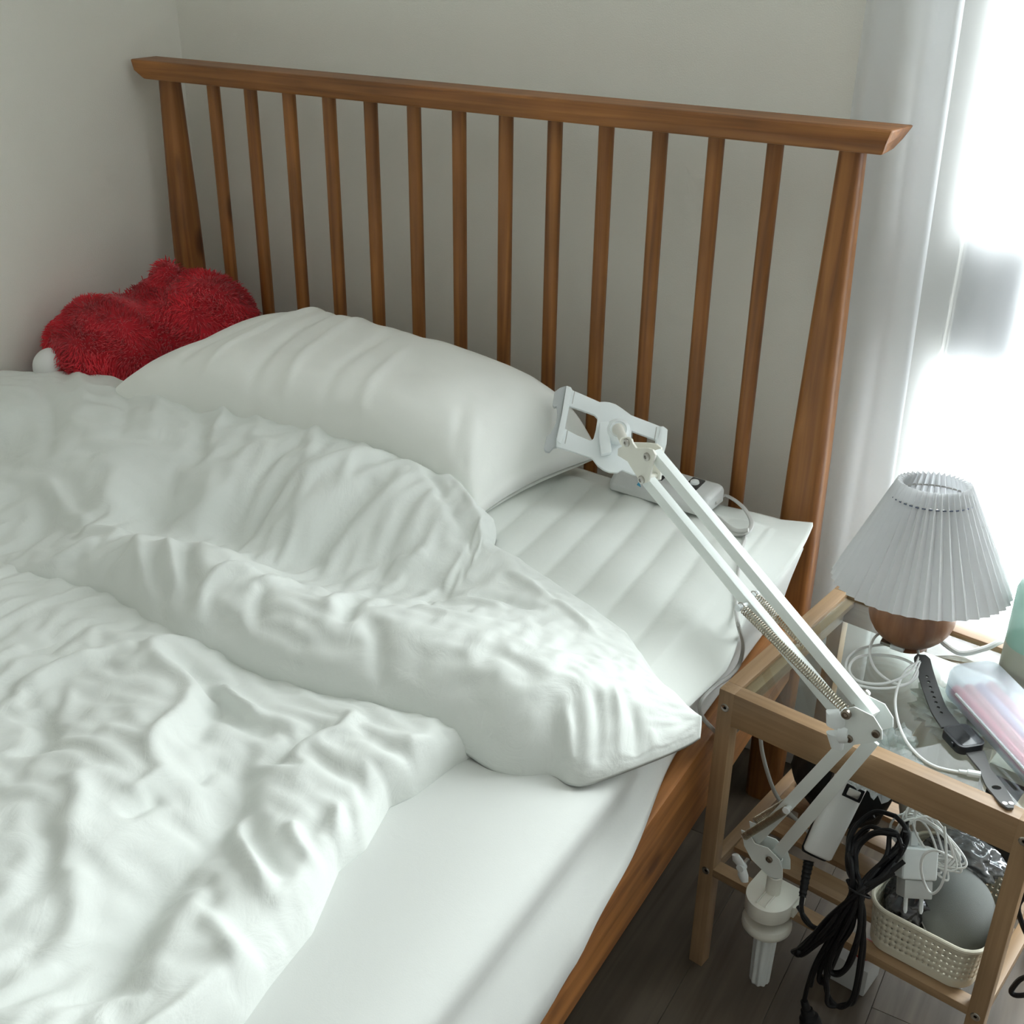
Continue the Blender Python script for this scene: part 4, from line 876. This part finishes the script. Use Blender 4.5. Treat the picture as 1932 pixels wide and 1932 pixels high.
dg = bpy.context.evaluated_depsgraph_get(); me_ = bpy.data.meshes.new_from_object(mo.evaluated_get(dg))
off = Vector((-1.46, 1.31, .51)); PV = np.array([tuple(v.co+off) for v in me_.vertices]); PFc = [tuple(p.vertices) for p in me_.polygons]
bpy.data.objects.remove(mo)
PV[:, 2] = np.maximum(PV[:, 2], .518); PV[:, 0] = np.maximum(PV[:, 0], XL+.012); PV[:, 1] = np.minimum(PV[:, 1], 1.478)
M_RED = plain('red_plush', (.46, .008, .02), .95, var=.3, bscale=120, Sheen_Weight=.3)
M_FUR = plain('red_fur', (.62, .014, .03), .8, var=.35, bscale=90, Sheen_Weight=.4)
bd = mesh('body', PV, PFc, M_RED, pt)
tri = []
for f in PFc: tri += [(f[0], f[i], f[i+1]) for i in range(1, len(f)-1)]
tri = np.array(tri); A, B, Cc = PV[tri[:, 0]], PV[tri[:, 1]], PV[tri[:, 2]]; nr_ = np.cross(B-A, Cc-A); ar_ = np.linalg.norm(nr_, axis=1); nr_ /= ar_[:, None]+1e-12
cen = PV.mean(0); sg = np.sign(((A-cen)*nr_).sum(1)); flip = 1 if sg.mean() > 0 else -1; nr_ *= flip
NS = 26000; pk = RNG.choice(len(tri), NS, p=ar_/ar_.sum()); r1, r2 = RNG.random(NS)**.5, RNG.random(NS)
P0 = A[pk]*(1-r1)[:, None]+B[pk]*(r1*(1-r2))[:, None]+Cc[pk]*(r1*r2)[:, None]; N0 = nr_[pk]
kp = (P0[:, 2] > .53) & (P0[:, 0] > XL+.02); P0, N0 = P0[kp], N0[kp]; n = len(P0)
cl_ = np.stack([np.sin(P0[:, 0]*90+P0[:, 2]*60), np.sin(P0[:, 1]*80+2), np.sin(P0[:, 2]*85+P0[:, 1]*70)], 1)
D0 = N0*.55+cl_*.55+RNG.normal(0, .22, (n, 3))+np.array([.1, -.25, -.45]); D0 /= np.linalg.norm(D0, axis=1)[:, None]
Ln = RNG.uniform(.008, .015, n)[:, None]; T1 = np.cross(D0, RNG.normal(0, 1, (n, 3))); T1 /= np.linalg.norm(T1, axis=1)[:, None]; wd = .00075
mid = P0+N0*.003+D0*Ln*.5; tip = mid+(D0*.8+np.array([0, 0, -.35]))*Ln*.5
V = np.stack([P0-T1*wd, P0+T1*wd, mid-T1*wd*.8, mid+T1*wd*.8, tip], 1).reshape(-1, 3)
F = []
for i in range(n): k = 5*i; F += [(k, k+1, k+3, k+2), (k+2, k+3, k+4)]
fu = mesh('fur', V, F, M_FUR, pt, smooth=False); fu['kind'] = 'stuff'
g = G(); wbc = at(100, 692, X=-1.535)
pr = [(.031*math.sin(math.pi*k/16), -.031*math.cos(math.pi*k/16)) for k in range(17)]; g.lathe(pr, wbc, n=28); g.out('white_ball', fabric('white_felt', (.75, .75, .74), .5, 300), pt)
# ------------------------------------------------------------------ heater controller with its cable on the pad
zc_ = ZP+.008
q = [at(1152, 908, Z=zc_), at(1262, 978, Z=zc_), at(1345, 945, Z=zc_), at(1290, 893, Z=zc_)]
cx = (q[0]+q[2])/2; ux = (q[1]-q[0]); ux.z = 0; CL = .155; ux = (at(1345, 965, Z=zc_)-at(1152, 908, Z=zc_)); ux.z = 0; ux.normalize(); vx = Vector((-ux.y, ux.x, 0))
c0 = (at(1152, 912, Z=zc_)+at(1342, 975, Z=zc_))/2+vx*.018
ct = thing('bed_controller', 'grey white heating pad controller with dark switches lying on the quilted pad', 'controller', (c0.x, c0.y, zc_-.002), math.atan2(ux.y, ux.x))
prf = [(-.034, 0), (-.034, .012), (-.020, .026), (.022, .030), (.034, .022), (.034, 0)]
hl = CL/2; V = []; F = []
for s_, sc_ in ((-1, .86), (-.93, 1), (.93, 1), (1, .86)):
    for p in prf: V.append(c0+ux*(hl*s_)+vx*(p[0]*sc_)+Vector((0, 0, p[1]*sc_)))
n_ = len(prf)
for i in range(3):
    for k in range(n_): F.append((i*n_+k, i*n_+(k+1) % n_, (i+1)*n_+(k+1) % n_, (i+1)*n_+k))
F += [tuple(range(n_)), tuple(3*n_+k for k in range(n_))]
bx_ = mesh('housing', V, F, plain('grey_white_plastic', (.6, .61, .6), .45), ct, smooth=False); bv = bx_.modifiers.new('edge', 'BEVEL'); bv.width = .004; bv.segments = 3; bv.limit_method = 'ANGLE'
RX = Matrix((ux, vx, zz)).transposed(); tl_ = RX @ Matrix.Rotation(.10, 3, 'X')
for xo in (-.012, .042):
    p_ = G().box(c0+ux*xo+vx*.003+Vector((0, 0, .0285)), (.020, .030, .003), tl_, .001).out('switch_panel', plain('dark_panel', (.03, .03, .03), .4), ct)
    G().lathe([(0, 0), (.007, 0), (.006, .004), (0, .005)], c0+ux*xo+vx*.004+Vector((0, 0, .029)), tl_ @ zz, 18).out('dial', M_WPL, p_)
zl = ZP+.010
cpts = [c0+ux*hl+Vector((0, 0, .010))]+[at(x, y, Z=zl+d) for x, y, d in ((1368, 935, .004), (1400, 955, .008), (1418, 985, .010), (1408, 1005, .006), (1380, 1004, .002), (1352, 985, 0), (1335, 968, 0), (1352, 976, .004), (1385, 1000, .006), (1412, 1000, .012))]
G().tube(cat(cpts, 8), .0034, 8, flat=.6).out('flat_cable', M_GCAB, ct)
cp2 = [at(x, y, Z=zl+d) for x, y, d in ((1350, 990, .0), (1380, 1008, .0), (1405, 1012, .0), (1398, 1040, -.001), (1392, 1090, -.002))]+[at(1389, 1150, Z=.512)]+[at(x, y, X=xx) for x, y, xx in ((1393, 1180, -.352), (1402, 1215, -.362), (1396, 1250, -.368), (1378, 1275, -.370), (1350, 1295, -.370), (1325, 1320, -.372), (1322, 1345, -.372), (1340, 1370, -.366))]
cp2 += [at(1372, 1392, X=-.358), NW(.03, .03, .405), NW(.045, .045, .401), NW(.030, .06, .39), NW(.03, .075, .33), NW(.04, .10, .26), NW(.055, .115, .222), NW(.075, .125, .2), NW(.095, .128, .185)]
G().tube(cat(cp2, 8), .0026, 8).out('lead_cable', M_GCAB, ct)
# ------------------------------------------------------------------ things on the lower shelf
from mathutils import noise as mnoise
def blob(name, c, rad, mat, R=None, amp=.15, freq=3, seed=0, ridged=False, zmin=None, sub=4, parent=None, sharp=None):
    bm = bmesh.new(); bmesh.ops.create_icosphere(bm, subdivisions=sub, radius=1); V = []; c = Vector(c); R = R or Matrix.Identity(3)
    for v in bm.verts:
        p = v.co; n_ = mnoise.fractal(p*freq+Vector((seed*7.3, seed*3.1, 0)), .9, 2.0, 4)
        if ridged: n_ = 1-2*abs(n_)*1.6
        q = p*(1+amp*n_); q = Vector((q.x*rad[0], q.y*rad[1], q.z*rad[2])); w_ = c+R @ q
        if zmin is not None: w_.z = max(w_.z, zmin)
        V.append(w_)
    F = [[v.index for v in f.verts] for f in bm.faces]; bm.free()
    return mesh(name, V, F, mat, parent, sharp=sharp)
# cream basket with real holes
ba0, ba1, bb0, bb1, bz0, bz1 = .214, .349, .010, .178, .1765, .240
bk = thing('basket', 'cream plastic storage basket with rows of square holes on the lower shelf', 'basket', NW((ba0+ba1)/2, (bb0+bb1)/2, bz0), NA)
ring = rrect(ba1-ba0, bb1-bb0, .028, 9); rl = [Vector((*p, 0)) for p in ring]; rl.append(rl[0]); MC = 2*80
cum = [0]
for a, b in zip(rl, rl[1:]): cum.append(cum[-1]+(b-a).length)
per = []
for i in range(MC):
    s_ = cum[-1]*((i//2)*2+(.75 if i % 2 else 0))/MC; j = min(int(np.searchsorted(cum, s_, 'right'))-1, len(rl)-2); f_ = (s_-cum[j])/(cum[j+1]-cum[j]); per.append(rl[j].lerp(rl[j+1], f_))
hz = [bz0, bz0+.010]; zz0 = bz0+.0135
for r_ in range(5): hz += [zz0+r_*.0088, zz0+r_*.0088+.0034]
hz += [bz1-.004]
V = []; F = []
for z in hz:
    k_ = .93+.07*min(1, (z-bz0)/(bz1-bz0)*1.0)
    for p in per: V.append(NW((ba0+ba1)/2+p.x*k_, (bb0+bb1)/2+p.y*(k_*.5+.5), z))
for i in range(len(hz)-1):
    for k in range(MC):
        if i >= 2 and i % 2 == 0 and i < len(hz)-2 and k % 2 == 0: continue  # the narrow cells are the holes
        F.append((i*MC+k, i*MC+(k+1) % MC, (i+1)*MC+(k+1) % MC, (i+1)*MC+k))
F.append(tuple(range(MC)))
M_BASK = plain('cream_basket', (.72, .68, .56), .5)
wl_ = mesh('wall', V, F, M_BASK, bk, sharp=40); s_ = wl_.modifiers.new('thick', 'SOLIDIFY'); s_.thickness = .0018
G().tube([NW((ba0+ba1)/2+p.x*1.0, (bb0+bb1)/2+p.y, bz1-.002) for p in per+per[:2]], .0028, 8, caps=False).out('rim', M_BASK, bk)
# grey dome speaker leaning in the basket
sc_ = Vector(onb(1812, 1712, .090)); sax = (UP*.42+RT*.42-FW*.8).normalized()
spk = thing('smart_speaker', 'round grey fabric smart speaker tipped up inside the basket', 'speaker', sc_, NA)
R_ = .053; pr = [(R_*math.sin(a), R_*.80*math.cos(a)-.012) for a in np.linspace(math.pi/2, 0, 14)]
G().lathe([(R_*.985, -.014)]+pr, sc_, sax, 64).out('fabric_dome', fabric('grey_mesh_fabric', (.20, .21, .205), 1.2, 1500, 0, .95), spk)
G().lathe([(0, -.0185), (R_*.9, -.0185), (R_*.985, -.016), (R_*.985, -.0135), (0, -.0135)], sc_, sax, 64).out('base', plain('speaker_base', (.5, .5, .5), .5), spk)
# charger with cable
ac = Vector(onb(1727, 1637, .036)); ad_ = thing('phone_charger', 'square white phone charger with two pins resting in the basket', 'charger', ac, NA)
fu_, fv_ = (RT*.995-UP*.10+FW*.12).normalized(), UP*.99+RT*.10+FW*.10; fv_ = (fv_-fu_*fv_.dot(fu_)).normalized(); fw2 = fu_.cross(fv_)
RA_ = Matrix((fu_, fv_, fw2)).transposed()
G().box(ac+fv_*.006, (.043, .036, .025), RA_, .004, 3).out('housing', M_WPL, ad_)
pb2 = G().box(ac-fv_*.0225, (.034, .021, .022), RA_, .002).out('plug_block', plain('pale_grey_plastic', (.5, .51, .5), .5), ad_)
for s_ in (-.0095, .0095): G().tube([ac-fv_*.033+fu_*s_, ac-fv_*.048+fu_*s_, ac-fv_*.0515+fu_*s_], [.0024, .0024, .0012], 10).out('pin', M_WPL, pb2)
ck = thing('charger_cable', 'white charging cable looped into a bundle above the basket', 'cable', ac+fv_*.06, NA)
G().box(ac+fv_*.0325-fu_*.004, (.009, .016, .006), RA_, .0012).out('connector', M_WPL, ck)
bc_ = Vector(onb(1752, 1590, .065)); L1 = (RT*.70-UP*.72).normalized(); L2 = (RT*.72+UP*.70).normalized()
g = G(); rr = random.Random(4)
for i in range(11):
    t_ = rr.uniform(-.35, .35); a1 = L1*math.cos(t_)+L2*math.sin(t_); a2 = -L1*math.sin(t_)+L2*math.cos(t_); la, lb = rr.uniform(.036, .052), rr.uniform(.012, .022)
    cc_ = bc_-FW*rr.uniform(-.012, .012)+L2*rr.uniform(-.008, .008); ph = rr.uniform(0, 6)
    g.tube([cc_+a1*(la*math.cos(q))+a2*(lb*math.sin(q)*(1-.35*math.cos(q)))-FW*(.006*math.sin(2*q+ph)) for q in np.linspace(0, 6.2832, 34)], .0014, 6, caps=False)
g.out('looped_cord', M_WCAB, ck)
g = G()
for dx in (-.004, 0, .004): g.tube([bc_+L1*(.030+dx)+L2*(.011*math.cos(q))-FW*(.012*math.sin(q)) for q in np.linspace(0, 6.2832, 18)], .0015, 6, caps=False)
g.out('wrap', M_WCAB, ck)
G().tube(cat([ac+fv_*.040-fu_*.004, ac+fv_*.062-fu_*.003, ac+fv_*.085+fu_*.004, bc_-L1*.03], 8), .0015, 8).out('lead', M_WCAB, ck)
lp = [Vector(onb(x, y, b)) for x, y, b in ((1782, 1560, .05), (1785, 1600, .03), (1784, 1640, .018), (1775, 1672, .014), (1758, 1686, .012), (1745, 1668, .014), (1738, 1640, .014), (1742, 1615, .016), (1760, 1604, .02), (1780, 1610, .03), (1796, 1618, .045))]
G().tube(cat(lp, 8), .0016, 8).out('lead', M_WCAB, ck)
# crinkled glossy bag and black boxes
M_FOIL = plain('dark_foil', (.10, .10, .11), .2, .7); 
tag(blob('foil_bag', NW(.252, .085, .2215), (.032, .055, .034), M_FOIL, RN, .16, 1.1, 3, True, .1795, 5), 'shiny crinkled dark foil bag filling the basket under the white charger', 'bag')
def silver():
    m_ = glassmat('crinkled_plastic'); return m_
tag(blob('plastic_wrap', NW(.280, .150, .246), (.045, .024, .026), plain('silver_wrap', (.30, .31, .33), .2, .6), RN, .18, 1.1, 8, True, None, 5), 'crumpled silver plastic wrap under the looped white cable', 'plastic wrap')
bb = thing('black_box', 'black box with a pale grey lid at the back of the shelf', 'box', NW(.30, .262, ZS), NA)
G().box(NW(.305, .262, ZS+.075), (.078, .066, .15), RN, .004).out('body', M_BLKM, bb); G().box(NW(.305, .262, ZS+.158), (.084, .072, .016), RN, .004).out('lid', plain('pale_lid', (.45, .45, .42), .6), bb)
pch = blob('cloth_pouch', NW(.098, .205, .243), (.070, .062, .075), M_BLKM, RN, .16, 1.5, 5, False, ZS+.001, 4); tag(pch, 'slumped black cloth pouch at the back of the lower shelf', 'pouch')
# white hair iron and its black cord
h0, h1 = Vector(onb(1540, 1612, .022)), Vector(onb(1632, 1415, .100)); hd = (h1-h0).normalized(); hs = RT-hd*RT.dot(hd); hs.normalize(); hf = hs.cross(hd)
if hf.dot(FW) > 0: hf = -hf
hi = thing('hair_iron', 'white hair iron with a black cord leaning on the lower shelf', 'hair iron', h0, NA)
def oval(rows_, sx, N_=28, pw_=.8):
    V = []; F = []
    for t, w_, d_ in rows_:
        for k in range(N_):
            q = 2*math.pi*k/N_; cx_, sx_ = math.cos(q), math.sin(q)
            V.append(h0+hd*t+hs*(w_*math.copysign(abs(cx_)**pw_, cx_))+hf*(sx+d_*math.copysign(abs(sx_)**pw_, sx_)))
    for i in range(len(rows_)-1):
        for k in range(N_): F.append((i*N_+k, i*N_+(k+1) % N_, (i+1)*N_+(k+1) % N_, (i+1)*N_+k))
    F += [tuple(range(N_)), tuple((len(rows_)-1)*N_+k for k in range(N_))]; return V, F
hL = (h1-h0).length
hb_ = mesh('handle', *oval([(.0, .0165, .008), (.003, .0182, .0105), (.05, .0195, .0125), (.09, .0205, .0130), (hL, .024, .013)], .002), plain('glossy_white', (.84, .84, .83), .12), hi)
mesh('under_shell', *oval([(-.004, .0155, .007), (.0, .0175, .009), (hL, .022, .011)], -.006), M_BLK, hi)
G().box(h0+hd*.088+hs*.004+hf*.0150, (.016, .010, .004), Matrix((hs, hd, hf)).transposed(), .002, 3).out('button', M_STEEL, hb_)
G().box(h0+hd*.088+hs*.004+hf*.0142, (.024, .016, .003), Matrix((hs, hd, hf)).transposed(), .0014, 2).out('button_bezel', M_BLK, hb_)
sr_ = [Vector(onb(x, y, b)) for x, y, b in ((1526, 1624, .016), (1520, 1655, .004), (1514, 1692, -.012))]; g = G(); pp = cat(sr_, 12); g.tube(pp, [.0062-.0022*i/len(pp)+(.0007 if i % 3 == 0 else 0) for i in range(len(pp))], 12); g.out('strain_relief', M_BLK, hi)
T_ = (1618, 1684); K = lambda *p: cat([Vector(onb(x, y, b)) for x, y, b in p], 8)
g = G(); F_ = -.030
for pth in (
    ((1514, 1690, -.012), (1512, 1715, -.02), (1520, 1738, -.026), (1545, 1752, -.03), (1580, 1735, -.034), (*T_, F_), (1650, 1655, -.01), (1690, 1620, .01)),
    ((1690, 1600, .02), (1655, 1650, -.01), (*T_, F_-.003), (1565, 1735, -.038), (1512, 1785, -.038), (1502, 1800, -.036), (1520, 1797, -.036), (1570, 1755, -.038), (1612, 1695, F_), (1605, 1640, -.015), (1600, 1600, .01), (1615, 1560, .035), (1650, 1532, .05), (1690, 1540, .05)),
    ((1690, 1540, .05), (1712, 1570, .03), (1700, 1610, .01), (1665, 1650, -.012), (1622, 1688, F_), (1580, 1760, -.034), (1552, 1820, -.03), (1545, 1848, -.03), (1556, 1850, -.03), (1580, 1800, -.03), (1622, 1690, F_-.004), (1616, 1640, -.012), (1618, 1595, .01), (1650, 1570, .02), (1688, 1570, .02), (1702, 1600, .01)),
    ((1702, 1600, .01), (1680, 1640, 0), (1625, 1690, F_), (1600, 1750, -.036), (1566, 1815, -.036), (1558, 1860, -.034), (1570, 1890, -.034), (1590, 1900, -.034), (1610, 1878, -.034), (1624, 1800, -.036), (1630, 1730, -.036), (1624, 1685, F_), (1640, 1655, -.02), (1672, 1615, .0), (1678, 1575, .02)),
    ((1678, 1575, .02), (1640, 1560, .03), (1610, 1590, .02), (1606, 1640, -.01), (1616, 1690, F_), (1598, 1740, -.040), (1570, 1800, -.042), (1566, 1832, -.042), (1585, 1838, -.042), (1608, 1810, -.042), (1622, 1750, -.040), (1622, 1686, F_), (1650, 1650, -.015), (1700, 1590, .02), (1712, 1550, .05)),
    ((1712, 1550, .05), (1690, 1600, .02), (1650, 1645, -.01), (1614, 1692, F_-.003), (1572, 1760, -.036), (1540, 1815, -.034), (1524, 1860, -.03), (1517, 1890, -.028)),
    ((1600, 1660, -.02), (1604, 1690, F_-.003), (1560, 1750, -.042), (1520, 1790, -.042), (1510, 1802, -.04), (1530, 1790, -.042), (1585, 1735, -.04), (1626, 1682, F_), (1660, 1660, -.02), (1706, 1625, 0))):
    g.tube(K(*pth), .0029, 8)
    g.tube(K(*[(x+rr.uniform(-7, 7), y+rr.uniform(-7, 7), b+rr.uniform(-.006, .008)) for x, y, b in pth[1:-1]]), .0028, 8)
g.out('cord', M_BLK, hi)
tc = Vector(onb(1622, 1684, F_)); tdir = (Vector(onb(1560, 1750, F_))-Vector(onb(1680, 1630, F_))).normalized(); tsd = tdir.cross(FW).normalized()
G().tube([tc+tsd*(.0125*math.cos(q))-FW*(.0105*math.sin(q)) for q in np.linspace(0, 6.2832, 26)], .0014, 8, caps=False).out('wire_tie', M_BLK, hi)
pg0 = Vector(onb(1517, 1888, -.028)); pgd = (Vector(onb(1530, 1932, -.028))-pg0).normalized()
G().lathe([(0, 0), (.0045, 0), (.0055, .012), (.0075, .0125), (.0085, .02), (.012, .023), (.0135, .03), (.0135, .038), (0, .038)], pg0, pgd, 24).out('plug', M_BLK, hi)
for s_ in (-.0095, .0095): G().tube([pg0+pgd*.037+pgd.orthogonal().normalized()*s_, pg0+pgd*.054+pgd.orthogonal().normalized()*s_], .0024, 8).out('plug_pin', M_STEEL, hi)
# things seen through the glass
tag(blob('clear_bag', Vector(onb(1668, 1402, .062))-Vector((0, 0, .022)), (.036, .026, .040), clearmat('clear_film', (.82, .84, .85), .35, .08), RN, .45, 2.4, 12, True, None, 4, sharp=20), 'crumpled clear plastic bag just under the glass behind the elbow joint', 'plastic bag')
tag(blob('tissue', NW(.222, .212, .398), (.050, .034, .026), plain('tissue_paper', (.8, .8, .79), .9), RN, .4, 2.0, 21, True, None, 4, sharp=25), 'crumpled white tissue heaped on the paper bag under the glass', 'tissue')
tag(blob('paper_bag', NW(.212, .222, .278), (.048, .036, .108), plain('beige_paper', (.72, .69, .62), .8), RN, .14, 1.3, 33, False, ZS+.001, 4), 'beige paper bag standing at the back of the shelf under the glass', 'paper bag')
# box on the floor
fp = at(1588, 1866, Z=0)+Vector((.0, .03, 0)); fb = thing('floor_box', 'small white box with a red cap on the floor under the night stand', 'box', (fp.x, fp.y, 0), NA)
G().box(fp+Vector((0, 0, .023)), (.066, .05, .046), RN, .004).out('carton', plain('white_card', (.5, .51, .51), .6), fb)
G().lathe([(0, 0), (.014, 0), (.014, .012), (.012, .014), (0, .014)], fp+RN @ Vector((.014, .004, .046)), zz, 24).out('cap', plain('red_cap', (.35, .012, .015), .45), fb)
# loose black cord at the stand's right side
g = G()
for pth in (((1950, 1640, .03), (1930, 1672, .03), (1917, 1694, .03), (1922, 1722, .03), (1932, 1752, .03), (1950, 1790, .03)), ((1945, 1680, .03), (1922, 1706, .03), (1926, 1735, .03), (1945, 1770, .03)), ((1945, 1840, .03), (1925, 1848, .03), (1912, 1862, .03), (1908, 1872, .03), (1920, 1878, .03), (1945, 1872, .03), (1960, 1840, .03), (1950, 1790, .03))): g.tube(K(*pth), .003, 8)
g.tube(cat([Vector(onb(1950, 1640, .03)), NW(.40, .06, .40), NW(.392, .09, .452), NW(.37, .10, .4555), NW(.34, .11, .4515)], 8), .003, 8)
lc_ = g.out('loose_cord', M_BLK); tag(lc_, 'black cord hanging over the outer side of the night stand', 'cord')
